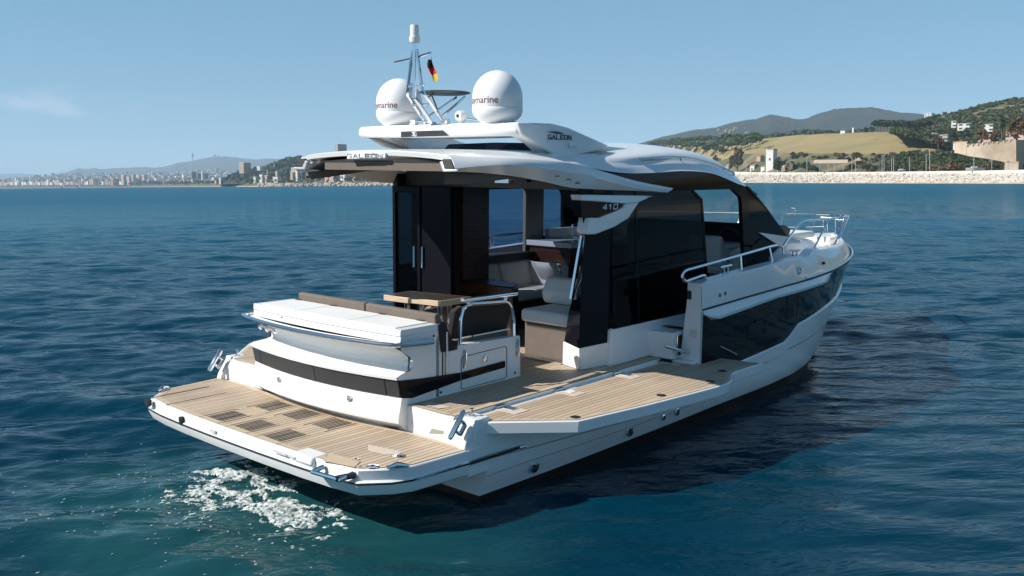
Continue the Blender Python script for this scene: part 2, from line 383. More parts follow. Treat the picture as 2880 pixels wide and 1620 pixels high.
for (x, z, rr) in ((3.86, 1.42, .022), (3.98, 1.43, .022), (5.99, 1.52, .05), (7.0, 1.535, .02)):
    f = MB(); y = -(hb(x, 1.36) - .012); f.lathe((x, y, z), [(rr, .03), (rr, -.012), (rr * .6, -.014), (rr * .5, -.002), (.001, -.002)], 16, 'y')
    P('bulwark_fitting', f, STEEL if rr > .03 else RUBBER, hull)

# bulwark and foredeck
TOPZ = [(3.48, 1.583), (4.4, 1.634), (5.24, 1.669), (5.9, 1.672), (6.45, 1.675), (6.72, 1.75), (7.1, 1.725), (8.4, 1.655), (9.5, 1.60), (10.5, 1.585), (12.4, 1.59)]
INS = [(3.48, .02), (5.2, .025), (6.3, .09), (7.5, .15), (9, .15), (11, .09), (12.4, .04)]
b = MB(); secs = []
for x in span(3.48, 9, 46) + span(9.15, 12.28, 24):
    zg, zt, i = lerp(x, ZGRV) + .012, lerp(x, TOPZ), lerp(x, INS); y0 = hb(x, 1.36)
    yt = max(y0 - i, 0.0); w = .16 if x < 6.2 else .10
    yi = max(yt - w, 0.0)
    secs.append([(x, -y0, zg), (x, -(y0 - i * .25), zg + (zt - zg) * .45), (x, -(yt + (.0 if i < .05 else .02)), zt - .02), (x, -(yt - .02 if yt > .02 else 0), zt), (x, -yi, zt), (x, -max(yi - .015, 0), 1.2)])
b.loft(secs); b.mirror()
q = [(3.478, -2.08, 1.30), (3.478, -2.06, 1.583), (3.478, -1.90, 1.583), (3.478, -1.90, 1.50), (3.478, -1.95, 1.49), (3.478, -1.95, 1.40), (3.478, -1.90, 1.40), (3.47, -1.84, .74), (3.47, -2.08, .70), (3.475, -2.075, 1.24)]
b.prism(q, (.14, 0, 0)); b.prism([(x, -y, z) for x, y, z in q], (.14, 0, 0))
bul = P('bulwark', b, WHITE, sharp=28)
bl = MB(); bl.box(3.468, 3.52, -1.952, -1.905, 1.40, 1.49); bl.mirror(); P('gate_latch', bl, RUBBER, bul)
fd = MB(); secs = []                            # side decks and foredeck
for x in span(3.5, 9, 30) + span(9.2, 11.9, 14):
    y = max(hb(x, 1.36) - lerp(x, INS) - .10, .0); z = 1.05 if x < 4.2 else lerp(x, [(4.2, 1.05), (5.0, 1.30), (6.0, 1.42), (7.4, 1.50), (12, 1.44)])
    secs.append([(x, -y, z), (x, -y * .5, z + .02), (x, 0, z + .03), (x, y * .5, z + .02), (x, y, z)])
fd.loft([s[:] for s in secs[12:]]); P('foredeck', fd, NONSKID)
for sgn in (-1, 1):
    sd = MB(); sd.loft([[(x, sgn * (hb(x, 1.36) - lerp(x, INS) - .12), lerp(x, [(3.5, 1.06), (4.2, 1.06), (5.0, 1.18), (6.0, 1.36), (7, 1.46)])), (x, sgn * 1.38, lerp(x, [(3.5, 1.06), (4.2, 1.06), (5.0, 1.18), (6, 1.36), (7, 1.46)]))] for x in span(3.6, 7.0, 16)]); P('side_deck', sd, NONSKID)
# coach roof forward of the windscreen with sun cushions
cr = MB(); secs = []
for x, w, zt in ((6.1, 1.36, 1.72), (6.6, 1.36, 1.78), (7.2, 1.30, 1.84), (7.9, 1.18, 1.80), (8.7, 1.02, 1.72), (9.5, .84, 1.65), (10.1, .66, 1.60), (10.3, .5, 1.52)):
    secs.append([(x, s * y, z) for s, y, z in ((-1, w, 1.40), (-1, w - .05, zt - .10), (-1, w - .16, zt - .01), (-1, .3, zt + .03), (1, .3, zt + .03), (1, w - .16, zt - .01), (1, w - .05, zt - .10), (1, w, 1.40))])
cr.loft(secs, caps=True); coach = P('coach_roof', cr, WHITE, sharp=40)
for y0, y1 in ((-.82, -.02), (.02, .82)):
    c = MB(); c.box(7.95, 9.4, y0, y1, 1.70, 1.80); P('sun_cushion', c, VINYL, coach, bevel=.035, seg=3)
    c = MB(); c.prism([(7.75, y0, 1.80), (8.3, y0, 1.80), (8.1, y0, 1.93), (7.8, y0, 1.95)], (0, y1 - y0, 0)); P('head_rest', c, FABRIC, coach, bevel=.03, seg=3)
c = MB(); c.box(10.7, 11.1, -.55, .55, 1.46, 1.60); P('bow_seat', c, VINYL, coach, bevel=.04, seg=3)
sp = MB()                                       # pointed white moulding beside the windscreen foot
sp.prism([(5.93, -1.515, 1.985), (6.85, -1.50, 1.88), (6.585, -1.525, 1.755)], (0, .2, 0)); sp.prism([(6.585, -1.525, 1.755), (6.85, -1.50, 1.88), (7.5, -1.40, 1.79), (7.4, -1.42, 1.5), (6.27, -1.53, 1.45), (6.285, -1.53, 1.64)], (0, .2, 0)); sp.mirror()
P('windscreen_spear', sp, WHITE, coach)

# steel rails
def tubes(name, paths, r=.0135, mirror=False, parent=None, n=8):
    m_ = MB()
    for p_ in paths: m_.tube(p_, r, n)
    if mirror: m_.mirror()
    return P(name, m_, STEEL, parent)
tubes('side_rail', [arc([(3.74, -1.98, 1.58), (3.70, -1.98, 1.655), (3.28, -1.98, 1.615), (3.20, -1.98, 1.69), (3.27, -1.98, 1.735), (4.55, -1.96, 1.81), (5.68, -1.86, 1.855), (6.2, -1.72, 1.80)], 6),
    [(4.56, -1.96, 1.80), (4.56, -1.98, 1.63)], [(5.46, -1.89, 1.84), (5.47, -1.93, 1.66)]], .0155, True, bul)
bowp = [(6.22, -1.72, 1.80), (6.95, -1.63, 2.10), (7.80, -1.60, 2.09), (8.55, -1.50, 2.075), (9.6, -1.21, 2.03), (10.6, -.90, 2.0), (11.5, -.55, 1.96), (12.0, -.28, 1.94)]
sb = [[(6.22, -1.72, 1.80), (6.20, -1.74, 1.70)], arc(bowp, 4, .3)]
for t_, b_ in (((8.05, -1.58, 2.085), (7.45, -1.62, 1.67)), ((9.9, -1.12, 2.025), (9.4, -1.14, 1.56)), ((11.3, -.63, 1.965), (10.75, -.66, 1.52)), ((12.0, -.28, 1.94), (11.6, -.3, 1.50))): sb.append([t_, b_])
tubes('bow_rail', sb, .0145, False, bul)
pt = [arc([(5.6, 1.78, 1.66), (6.1, 1.72, 2.05), (8.0, 1.60, 2.08), (9.4, 1.22, 2.03), (10.3, .98, 2.0), (10.05, 1.0, 1.55)], 5, .2),
      arc([(10.2, .98, 1.85), (10.4, .92, 2.12), (10.62, .82, 2.10), (10.62, .82, 1.90), (10.55, .84, 1.72)], 4), [(8.0, 1.60, 2.08), (7.7, 1.62, 1.66)],
      arc([(11.0, .62, 1.50), (11.25, .60, 1.97), (11.8, .38, 1.95), (12.0, .28, 1.94)], 4, .2), arc([(11.22, .6, 1.9), (11.35, .56, 2.08), (11.55, .50, 2.06), (11.55, .5, 1.88)], 4),
      [(12.0, .28, 1.94), (12.12, 0, 1.94), (12.0, -.28, 1.94)], [(11.1, .61, 1.72), (11.7, .42, 1.70), (12.0, .1, 1.72)], [(12.0, .28, 1.94), (11.7, .28, 1.5)],
      [(9.0, 1.40, 2.05), (8.75, 1.42, 1.6)]]
tubes('bow_rail', pt, .0145, False, bul)
ld = [[(12.05, y, 1.88), (12.15, y, 1.42)] for y in (-.16, -.08, .08, .16)] + [[(12.05, -.2, 1.88), (12.05, .2, 1.88)], [(12.15, -.2, 1.42), (12.15, .2, 1.42)], [(12.3, -.2, 1.84), (12.3, -.2, 1.44), (12.3, .2, 1.44), (12.3, .2, 1.84), (12.3, -.2, 1.84)]]
tubes('folded_bow_ladder', ld, .011, False, bul)
def cleat(loc, dirv, size=.26, up=(0, 0, 1), parent=None, name='cleat'):
    m_ = MB(); o = Vector(loc); d = Vector(dirv).normalized(); u = Vector(up).normalized(); hh = size * .32
    m_.tube([o - d * size / 2 + u * (hh - .004), o - d * size * .3 + u * hh, o + d * size * .3 + u * hh, o + d * size / 2 + u * (hh - .004)], [.010, .017, .017, .010], 8)
    for s in (-1, 1): m_.tube([o + d * s * size * .17, o + d * s * size * .17 + u * hh], .013, 8)
    return P(name, m_, STEEL, parent)
cleat((4.17, -1.985, 1.625), (1, .02, .03), .28, parent=bul); cleat((6.42, -1.80, 1.655), (1, -.12, 0), .27, parent=bul)
cleat((4.17, 1.985, 1.625), (1, .02, .03), .28, parent=bul); cleat((9.6, -.9, 1.60), (1, .3, 0), .26, parent=bul); cleat((10.4, -.45, 1.55), (1, .3, 0), .2, parent=bul)

# swim platform
OUT = [(.03, 1.905), (-.553, 1.855), (-.70, 1.79), (-.895, 1.615), (-.935, 1.30), (-.955, .9), (-.965, .4), (-.967, 0)]
ring = OUT + [(x, -y) for x, y in OUT[-2::-1]]
def ringz(z, ins): return [(x + (ins if x < -.3 else 0), y * (1 - ins * .35), z) for x, y in ring]
pl = MB(); pl.loft([ringz(.275, .05), ringz(.292, .015), ringz(.375, -.02), ringz(.40, -.022), ringz(.415, .0), ringz(.49, .004), ringz(.4985, .012)])
pl.poly(ringz(.4985, .012)); pl.poly(ringz(.275, .05)[::-1])
for s in (-1, 1): pl.prism([(.031, s * 1.905, .275), (.031, s * 1.905, .498), (.031, s * 1.6, .498), (.031, s * 1.6, .275)], (.24, 0, 0))
plat = P('swim_platform', pl, WHITE, sharp=30)
rr = MB(); rr.tube([(x - (.022 if x < -.3 else 0), y * 1.007, .392) for x, y in ring], .009, 6)
for s in (-1, 1): rr.tube([(.03, s * 1.912, .386), (.35, s * 1.925, .386), (.66, s * 1.938, .390)], .012, 6)
P('rub_strip', rr, RUBBER, plat)
rr = MB()
for s in (-1, 1): rr.tube([(x, s * (1.902 + .028 * max(x, 0) / .66), .402) for x in (-.55, 0, .66)], .008, 6); rr.tube([(.63, s * 1.937, .392), (.71, s * 1.942, .392)], .017, 8)
P('rub_strip_trim', rr, STEEL, plat)
INN = [(x + (.03 if x < -.5 else .012), y - .028 * (1 if y > 0 else -1) if abs(y) > .05 else y) for x, y in ring]
FWD = [(.03, -1.15), (-.035, -.8), (-.06, -.36), (-.065, 0), (-.055, .38), (-.03, .8), (.01, 1.09), (.03, 1.3)]
tk = MB(); tk.poly([(x, y, .5025) for x, y in INN + [(.035, -1.86), *FWD, (.035, 1.86)]]); P('teak_deck', tk, TEAK, plat)
tm = MB()
def strip(mb, a, b_, w, z, sidev): 
    a, b_ = Vector((*a, z)), Vector((*b_, z)); d = (b_ - a).normalized(); n_ = Vector((-d.y, d.x, 0)) * w * sidev
    mb.add([a, b_, b_ + n_, a + n_], [(0, 1, 2, 3)])
for a_, b_ in zip(INN, INN[1:]): strip(tm, a_, b_, .045, .5045, 1 if True else -1)
for a_, b_ in zip(FWD, FWD[1:]): strip(tm, (a_[0] + .02, a_[1]), (b_[0] + .02, b_[1]), .06, .5045, 1)
strip(tm, (.05, -1.87), (.05, -1.15), .05, .5045, 1); strip(tm, (.05, 1.3), (.05, 1.87), .05, .5045, 1)
P('teak_margin', tm, TEAKM, plat)
for cx, cy in ((-.245, .445), (-.74, .46), (-.245, 0), (-.74, 0.005), (-.245, -.46), (-.74, -.45)):
    v = MB(); x0, x1, y0, y1 = cx - .135, cx + .135, cy - .12, cy + .12
    for k in range(7):
        y = y0 + .012 + k * (y1 - y0 - .024) / 6; v.box(x0, x1, y - .0085, y + .0085, .5035, .5050)
    o_ = P('vent_grate', v, DARKGAP, plat)
hl = MB()
for x0, x1, y in ((-.93, -.28, 1.24), (-.90, -.26, 1.60)): hl.box(x0, x1, y - .008, y + .008, .5035, .5055)
for cx, cy in ((-.245, .445), (-.74, .46), (-.245, 0), (-.74, 0.005), (-.245, -.46), (-.74, -.45)):
    hl.tube(arc([(cx - .2, cy + .155, .504), (cx + .17, cy + .155, .504), (cx + .19, cy + .1, .504)], 3), .0025, 4); hl.tube([(cx - .2, cy - .155, .504), (cx + .15, cy - .155, .504)], .0025, 4)
P('hatch_seam', hl, mat('teak_seam', (.10, .07, .05), .7), plat)
ip = MB(); ip.poly([(-.43, -1.18, .5055), (-.54, -1.31, .5055), (-.52, -1.49, .5055), (-.46, -1.54, .5055), (-.40, -1.56, .5055), (-.37, -1.50, .5055)]); P('table_socket_inlay', ip, TEAKPALE, plat)
for x, y, r_ in ((-.46, -1.60, .05), (-.77, -1.64, .05), (-.75, -1.41, .028)):
    d = MB(); d.lathe((x, y, .503), [(r_, 0), (r_, .006), (r_ * .45, .008), (r_ * .4, .002), (.001, .002)], 20); P('deck_socket', d, STEEL, plat)
    d = MB(); d.lathe((x, y, .5075), [(r_ * .32, 0), (r_ * .32, .004), (.001, .004)], 12); P('socket_hole', d, RUBBER, plat)
for s in (-1, 1):
    d = MB(); d.tube([(-.735, s * 1.765, .512), (-.66, s * 1.80, .53), (-.58, s * 1.845, .512)], [.012, .024, .012], 8); d.tube([(-.72, s * 1.74, .51), (-.575, s * 1.81, .51)], .012, 6); P('fairlead', d, STEEL, plat)
# boarding ladder stowed in the aft corner
rc = MB(); rc.box(-.975, -.80, -1.14, -.87, .43, .5065); P('ladder_lid', rc, WHITE, plat, bevel=.02)
tl = MB(); tl.poly([(-.79, -1.14, .508), (-.955, -1.25, .508), (-.885, -1.56, .508), (-.76, -1.48, .508)]); P('ladder_step', tl, TEAKM, plat)
tubes('boarding_ladder', [[(-1.03, -1.22, .43), (-1.0, -1.55, .43)], [(-.95, -1.26, .46), (-1.04, -1.24, .44)], [(-.90, -1.56, .46), (-1.01, -1.54, .44)]], .02, parent=plat)
hd = MB(); hd.tube([(-1.02, -1.5, .435), (-.90, -1.585, .455)], .026, 8); hd.box(-.99, -.94, .86, .9, .39, .46); hd.box(-.965, -.93, 1.52, 1.60, .445, .50); P('ladder_handle', hd, RUBBER, plat)
ls = MB(); ls.box(-.985, -.975, -.80, -.62, .452, .468); ls.box(-.985, -.975, -.92, -.83, .455, .470); ls.box(-.985, -.975, .28, .36, .42, .45); P('warning_sticker', ls, mat('faded_print', (.55, .55, .56), .5), plat)

# transom wings beside the moulding
tw = MB()
for s in (-1, 1):
    tw.prism([(.062, s * 1.0, .49), (.062, s * 1.0, .735), (.07, s * 1.66, .735), (.10, s * 1.74, .70), (.05, s * 1.88, .56), (.045, s * 1.885, .49)], (.16, 0, 0))
    tw.prism([(.10, s * 1.72, .49), (.13, s * 1.72, .735), (.30, s * 1.72, .735), (.30, s * 1.72, .49)], (0, s * .178, 0))
    tw.prism([(.0, s * 1.80, .5), (.02, s * 1.80, .56), (.13, s * 1.80, .72), (.13, s * 1.80, .5)], (0, s * .085, 0))
wing = P('transom_wing', tw, WHITE, bevel=.012)
fl = MB(); fl.prism([(.060, -1.40, .535), (.060, -1.44, .59), (.060, -1.58, .595), (.060, -1.58, .565)], (-.002, 0, 0)); P('transom_vent', fl, mat('recess_beige', (.33, .31, .24), .6), wing)
for s in (-1, 1):
    cl = MB(); A, B = Vector((.05, s * 1.838, .826)), Vector((-.118, s * 1.83, .612)); n_ = Vector((-.75, 0, .6)).normalized()
    cl.tube([A, A * .92 + B * .08, A * .08 + B * .92, B], [.014, .024, .024, .014], 10)
    for t in (.32, .68): q_ = A * (1 - t) + B * t; cl.tube([q_, q_ - n_ * .085], .018, 8)
    cl.tube([A * .66 + B * .34 - n_ * .085, A * .3 + B * .7 - n_ * .085], .022, 6)
    P('mooring_cleat', cl, STEEL, wing)
    sk = MB(); sk.lathe((.20, s * 1.78, .735), [(.03, 0), (.03, .01), (.012, .012), (.012, .06), (.02, .065), (.001, .07)], 12); P('flag_socket', sk, STEEL, wing)

# cockpit sole, inside the cockpit and side terraces
dk = MB(); dk.poly([(.085, -1.687, .738), (2.35, -1.687, .738), (3.62, -1.687, .738), (3.62, 1.687, .738), (.085, 1.687, .738)]); deck = P('cockpit_deck', dk, TEAK)
dm = MB(); strip(dm, (.07, -1.62), (.07, -1.1), -.05, .741, 1); strip(dm, (.07, 1.62), (.07, 1.1), .05, .741, 1)
for s in (-1, 1): strip(dm, (.1, s * 1.685), (3.6, s * 1.685), .05, .741, -s)
P('teak_margin', dm, TEAKM, deck)
for s in (-1, 1): 
    q = MB(); q.poly([(.17, s * 1.19, .7425), (.27, s * 1.22, .7425), (.26, s * 1.47, .7425), (.16, s * 1.42, .7425)]); P('deck_inlay', q, TEAKPALE, deck)
de = MB(); de.prism([(.072, -1.688, .60), (.072, -1.688, .734), (3.6, -1.688, .734), (3.6, -1.688, .60)], (0, 3.376, 0)); P('deck_base', de, WHITE, deck)
TER = [(.25, 1.71), (.25, 1.93), (.79, 2.465), (1.6, 2.60), (2.3, 2.69), (2.67, 2.73), (2.86, 2.735), (3.02, 2.71), (3.16, 2.64), (3.28, 2.575), (3.42, 2.545), (3.7, 2.55), (4.0, 2.56), (3.93, 2.1), (3.6, 2.06), (3.6, 1.71)]
for s in (-1, 1):
    tb = MB(); tb.prism([(x, s * y, .595) for x, y in TER], (0, 0, .104)); ter = P('folding_terrace', tb, WHITE, bevel=.008)
    inn = [(.30, 1.74), (.285, 1.92), (.81, 2.435), (1.6, 2.568), (2.3, 2.658), (2.67, 2.698), (2.86, 2.703), (3.0, 2.68), (3.14, 2.612), (3.26, 2.546), (3.40, 2.515), (3.7, 2.52), (3.965, 2.53), (3.90, 2.12), (3.57, 2.08), (3.57, 1.74)]
    tk = MB(); tk.poly([(x, s * y, .7015) for x, y in inn]); P('teak_deck', tk, TEAK, ter)
    tm = MB()
    for a_, b_ in zip(inn[1:14], inn[2:14]): strip(tm, (a_[0], s * a_[1]), (b_[0], s * b_[1]), .045, .7035, s * -1)
    strip(tm, (.31, s * 1.75), (3.57, s * 1.75), .035, .7035, s)
    P('teak_margin', tm, TEAKM, ter)
    hg = MB(); hg.box(.26, 3.6, *sorted((s * 1.6885, s * 1.714)), .69, .7045); P('hinge_strip', hg, WHITE, ter, bevel=.006)
    for x in (.66, 1.50, 2.46, 3.3):
        pt_ = MB(); pt_.box(x - .09, x + .09, *sorted((s * 1.70, s * 1.945)), .7025, .7065); P('hinge_plate', pt_, TEAKPALE if x < 9 else WHITE, ter, bevel=.01)
        pc = MB(); pc.tube([(x - .07, s * 1.70, .715), (x + .05, s * 1.70, .715)], .015, 8); pc.box(x - .02, x + .07, *sorted((s * 1.73, s * 1.85)), .706, .712); P('hinge', pc, STEEL, ter)
    for x, y in ((.86, 2.375), (2.01, 2.51), (2.83, 2.57), (3.34, 2.43)):
        hh = MB(); hh.lathe((x, s * y, .7025), [(.045, 0), (.045, .0035), (.001, .0035)], 16); P('socket_cover', hh, RUBBER, ter)
    pc = MB(); pc.box(3.36, 3.95, *sorted((s * 1.80, s * 2.06)), .7025, .735); P('hinge_block', pc, WHITE, ter, bevel=.012)
    lk = MB(); lk.tube([(3.49, s * 2.0, 1.03), (4.19, s * 2.16, .71)], .006, 6); P('support_wire', lk, BRUSHED, ter)
    lk = MB(); lk.tube([(3.13, s * 1.85, .92), (3.60, s * 1.98, .765)], .019, 8); lk.tube([(3.5, s * 1.95, .755), (3.7, s * 1.98, .755)], .035, 8); lk.box(3.46, 3.50, *sorted((s * 1.96, s * 2.03)), .99, 1.07); P('terrace_ram', lk, BRUSHED, ter)
# transom moulding, sunpad box, cockpit seats
def cshift(y): return -.135 * max(0, 1 - (y / 1.14) ** 2)
YS = [-1.13, -1.0, -.8, -.5, -.25, 0, .25, .5, .8, 1.0, 1.10]
def band(prof, ys=YS, yscale=None):
    return [[(cshift(y) + px_, (y * (yscale(k) if yscale else 1)), z) for k, (px_, z) in enumerate(prof)] for y in ys]
mo = MB()
mo.loft(band([(.30, .50), (.10, .50), (.085, .52), (-.035, .585), (-.045, .62), (-.004, .80), (.0, .815)]))
mo.loft(band([(-.028, .975), (-.058, .98), (-.062, 1.005), (-.02, 1.018), (.10, 1.035), (.145, 1.06), (.15, 1.10), (.12, 1.15), (.0, 1.225), (-.085, 1.27), (-.10, 1.285), (-.04, 1.295), (-.02, 1.30)], yscale=lambda k: [1.0, 1.0, 1.0, 1.0, .97, .93, .93, .955, 1.0, 1.01, 1.01, .99, .99][k]))
for s, ye in ((-1, -1.13), (1, 1.10)):
    pts = [(.06, .50), (-.035, .585), (-.045, .62), (0, .815), (-.028, .975), (-.058, .985), (-.02, 1.02), (.12, 1.04), (.15, 1.10), (.12, 1.15), (0, 1.225), (-.02, 1.30), (.42, 1.30), (.42, .5)]
    mo.poly([(x, ye * (.993), z) for x, z in pts])
mo.prism([(.30, -1.12, .73), (.46, -1.12, 1.41), (.50, -1.12, 1.41), (.52, -1.12, 1.18), (1.58, -1.12, 1.15), (1.595, -1.12, .74)], (0, .10, 0))
mo.prism([(.06, -1.12, .62), (.15, -1.12, 1.10), (.20, -1.12, 1.30), (.46, -1.12, 1.30), (.46, -1.12, .62)], (0, .05, 0))
mo.prism([(.52, -1.02, .738), (.52, -1.02, 1.145), (1.58, -1.02, 1.125), (1.595, -1.02, .738)], (0, .55, 0))
mo.prism([(.30, 1.0, .738), (.46, 1.0, 1.41), (.50, 1.0, 1.41), (.55, 1.0, 1.10), (1.0, 1.0, 1.08), (1.0, 1.0, .738)], (0, .09, 0))
trans = P('transom_moulding', mo, WHITE, sharp=35)
for y0, y1 in ((-1.12, -.985), (-.978, -.10), (-.094, .905), (.912, 1.09)):
    bp_ = MB(); ys = span(y0, y1, 6)
    bp_.loft([[(cshift(y) + a, y, z) for a, z in ((.02, .812), (-.012, .820), (-.040, .968), (.0, .980))] for y in ys], caps=True)
    P('charcoal_panel', bp_, BLACKPANEL, trans, bevel=.004)
bs = MB()
bs.prism([(-.002, -1.129, .812), (.12, -1.129, .790), (.73, -1.129, .842), (.73, -1.129, .918), (.23, -1.129, .948), (-.028, -1.129, .972)], (0, .012, 0))
bs.prism([(.745, -1.131, .844), (1.345, -1.131, .866), (1.355, -1.131, .875), (1.355, -1.131, .925), (1.345, -1.131, .932), (.745, -1.131, .917)], (0, .014, 0))
P('black_side_panel', bs, BLACKGEL, trans)
ld = MB(); pts = arc([(.745, -1.1235, .9), (.745, -1.1235, 1.06), (1.385, -1.1235, 1.075), (1.385, -1.1235, .757), (.745, -1.1235, .753), (.745, -1.1235, .9)], 4, .12); ld.tube(pts, .0035, 5, closed=False)
P('locker_seam', ld, mat('locker_seam', (.09, .10, .11), .6), trans)
lt = MB(); lt.lathe((1.07, -1.124, .995), [(.032, .003), (.032, -.008), (.02, -.010), (.018, -.004), (.001, -.004)], 16, 'y'); P('locker_latch', lt, STEEL, trans)
for y in (.51, -.56):
    lt = MB(); lt.lathe((cshift(y) - .022, y, .735), [(.028, .01), (.028, -.010), (.02, -.013), (.016, -.006), (.001, -.006)], 16, 'x'); P('flush_latch', lt, STEEL, trans)
ft = MB()
for x, z in ((.48, .775), (1.51, .785), (.39, 1.31), (.01, 1.325)): ft.lathe((x, -1.123, z), [(.011, .004), (.011, -.004), (.001, -.004)], 10, 'y')
P('drain_plug', ft, RUBBER, trans)
hs = MB(); hs.box(.497, .507, -1.126, -1.118, .84, 1.40); P('panel_gap', hs, DARKGAP, trans)
hs = MB(); hs.box(.535, .562, -1.137, -1.12, .93, 1.33); P('hinge_bar', hs, BRUSHED, trans, bevel=.006)
gr = MB()
for y in (.78, .94): 
    gr.tube(arc([(cshift(y) + .05, y - .07, 1.16), (cshift(y) + .02, y - .06, 1.20), (cshift(y) - .0, y + .05, 1.20), (cshift(y) + .05, y + .07, 1.16)], 4), .013, 6)
P('grab_handle', gr, STEEL, trans)
rl = MB(); rl.tube(arc([(.36, -1.145, 1.265), (-.02, -1.15, 1.29), (-.11, -1.13, 1.295)], 4, .3) + [(cshift(y) - .125, y, 1.296) for y in (-1.0, -.7, -.4, 0, .4, .7, 1.0)] + [(-.12, 1.13, 1.298), (.0, 1.14, 1.30)], .024, 10)
P('transom_rail', rl, STEEL, trans)
# sunpad box, two layers with a seam and three lids
sb = MB()
def slab(z0, z1, ins): 
    o_ = [(cshift(y) + .085 * max(0, 1 - (y / 1.14) ** 2) + ins - .015, y * (1 - ins * .8), ) for y in YS]
    lo = [(x, y, z0) for x, y in o_] + [(.455, 1.09, z0), (.455, -1.12, z0)]; hi = [(x + .006, y, z1) for x, y in o_] + [(.455, 1.09, z1), (.455, -1.12, z1)]
    sb.loft([lo, hi], True, True)
slab(1.292, 1.352, .0); slab(1.352, 1.358, .012); slab(1.358, 1.414, .0)
box_ = P('sunpad_box', sb, WHITE, bevel=.012, seg=3)
for y0, y1 in ((-1.03, -.42), (-.41, .37), (.38, 1.0)):
    ld = MB(); ld.prism([(cshift(y0) * .45 + .03, y0, 1.414), (cshift(y1) * .45 + .03, y1, 1.414), (.42, y1, 1.414), (.42, y0, 1.414)], (0, 0, .008)); P('locker_lid', ld, NONSKID, box_, bevel=.006)
hg = MB()
for y in (-.93, -.40, .34, .93): hg.box(.405, .45, y - .05, y + .05, 1.415, 1.428)
P('lid_hinge', hg, RUBBER, box_)
sk = MB(); sk.box(cshift(.55) + .055, cshift(.55) + .075, .53, .58, 1.305, 1.345); P('power_socket', sk, BRUSHED, box_)
# aft bench: taupe backrest and seat
for y0, y1 in ((-1.11, -.14), (-.125, .94)):
    bk = MB(); bk.prism([(.470, y0, 1.10), (.425, y0, 1.40), (.420, y0, 1.495), (.470, y0, 1.505), (.53, y0, 1.40), (.60, y0, 1.12)], (0, y1 - y0, 0)); P('backrest_cushion', bk, FABRIC, trans, bevel=.014, seg=3)
bk = MB(); bk.prism([(.48, -1.135, 1.15), (.445, -1.135, 1.40), (.52, -1.135, 1.42), (.585, -1.135, 1.30), (.66, -1.135, 1.15)], (0, .03, 0)); bk.box(.50, .70, -1.12, -.98, 1.14, 1.22); P('backrest_end', bk, DARKFAB, trans)
bn = MB(); bn.box(.52, 1.02, -.46, 1.0, 1.08, 1.20); P('seat_cushion', bn, FABRIC, trans, bevel=.03, seg=3)
bn = MB(); bn.box(.54, .98, -.46, .98, .739, 1.08); P('seat_base', bn, WHITE, trans)
# side seat with black backrest and steel rail
sc = MB(); sc.box(.80, 1.55, -1.0, -.50, 1.13, 1.20); P('seat_cushion', sc, FABRIC, trans, bevel=.025, seg=3)
sb2 = MB(); sb2.prism([(.80, -.93, 1.16), (.80, -.985, 1.48), (.85, -1.02, 1.51), (1.57, -1.02, 1.465), (1.62, -.985, 1.42), (1.60, -.93, 1.16)], (0, .07, 0)); P('side_backrest', sb2, DARKFAB, trans, bevel=.02, seg=3)
sw = MB(); sw.prism([(.86, -.90, 1.31), (.955, -.90, 1.49), (1.01, -.90, 1.485), (.95, -.90, 1.30)], (0, .06, 0)); P('corner_cushion', sw, FABRIC, trans, bevel=.015)
sr = [arc([(.79, -1.115, .97), (.775, -1.075, 1.18), (.80, -1.06, 1.40), (.85, -1.055, 1.51), (.95, -1.055, 1.535), (1.46, -1.055, 1.505), (1.53, -1.055, 1.44), (1.56, -1.06, 1.30), (1.545, -1.075, 1.16), (1.545, -1.115, .97)], 4, .3), [(.90, -1.055, 1.535), (.93, -1.055, 1.575)], [(1.42, -1.055, 1.50), (1.46, -1.055, 1.57)]]
tubes('seat_rail', sr, .0155, parent=trans)
tubes('hand_rail', [[(.83, -1.055, 1.578), (1.60, -1.055, 1.570)]], .024, parent=trans, n=12)
tubes('rail_foot', [[(.79, -1.125, .955), (.787, -1.123, 1.12)], [(1.545, -1.125, .955), (1.545, -1.123, 1.12)]], .022, parent=trans)
bl_ = MB(); bl_.box(.98, 1.50, -1.058, -1.05, 1.215, 1.228); bl_.box(.83, .95, -1.058, -1.05, 1.215, 1.228); P('piping', bl_, VINYL, trans)
# cockpit table, two folded leaves on steel legs
tb = MB(); tb.poly([(1.075, .32, 1.4705), (1.10, -.04, 1.4705), (1.17, -.40, 1.4705), (1.60, -.415, 1.4705), (1.44, .34, 1.4705)])
te = MB(); te.prism([(1.06, .33, 1.412), (1.085, -.02, 1.412), (1.115, -.04, 1.412), (1.155, -.39, 1.412), (1.18, -.41, 1.412), (1.61, -.425, 1.412), (1.45, .35, 1.412)], (0, 0, .058))
table = P('cockpit_table', te, OAKEDGE, bevel=.004); P('table_top', tb, TABLETOP, table)
tubes('table_leg', [[(1.22, .14, .74), (1.22, .14, 1.41)], [(1.42, .12, .74), (1.42, .12, 1.41)]], .03, parent=table); tubes('table_leg', [[(1.30, -.28, .74), (1.30, -.28, 1.41)], [(1.44, -.28, .74), (1.44, -.28, 1.41)]], .03, parent=table)
tubes('leg_brace', [[(1.05, -.3, 1.395), (1.7, -.33, 1.40)]], .012, parent=table)

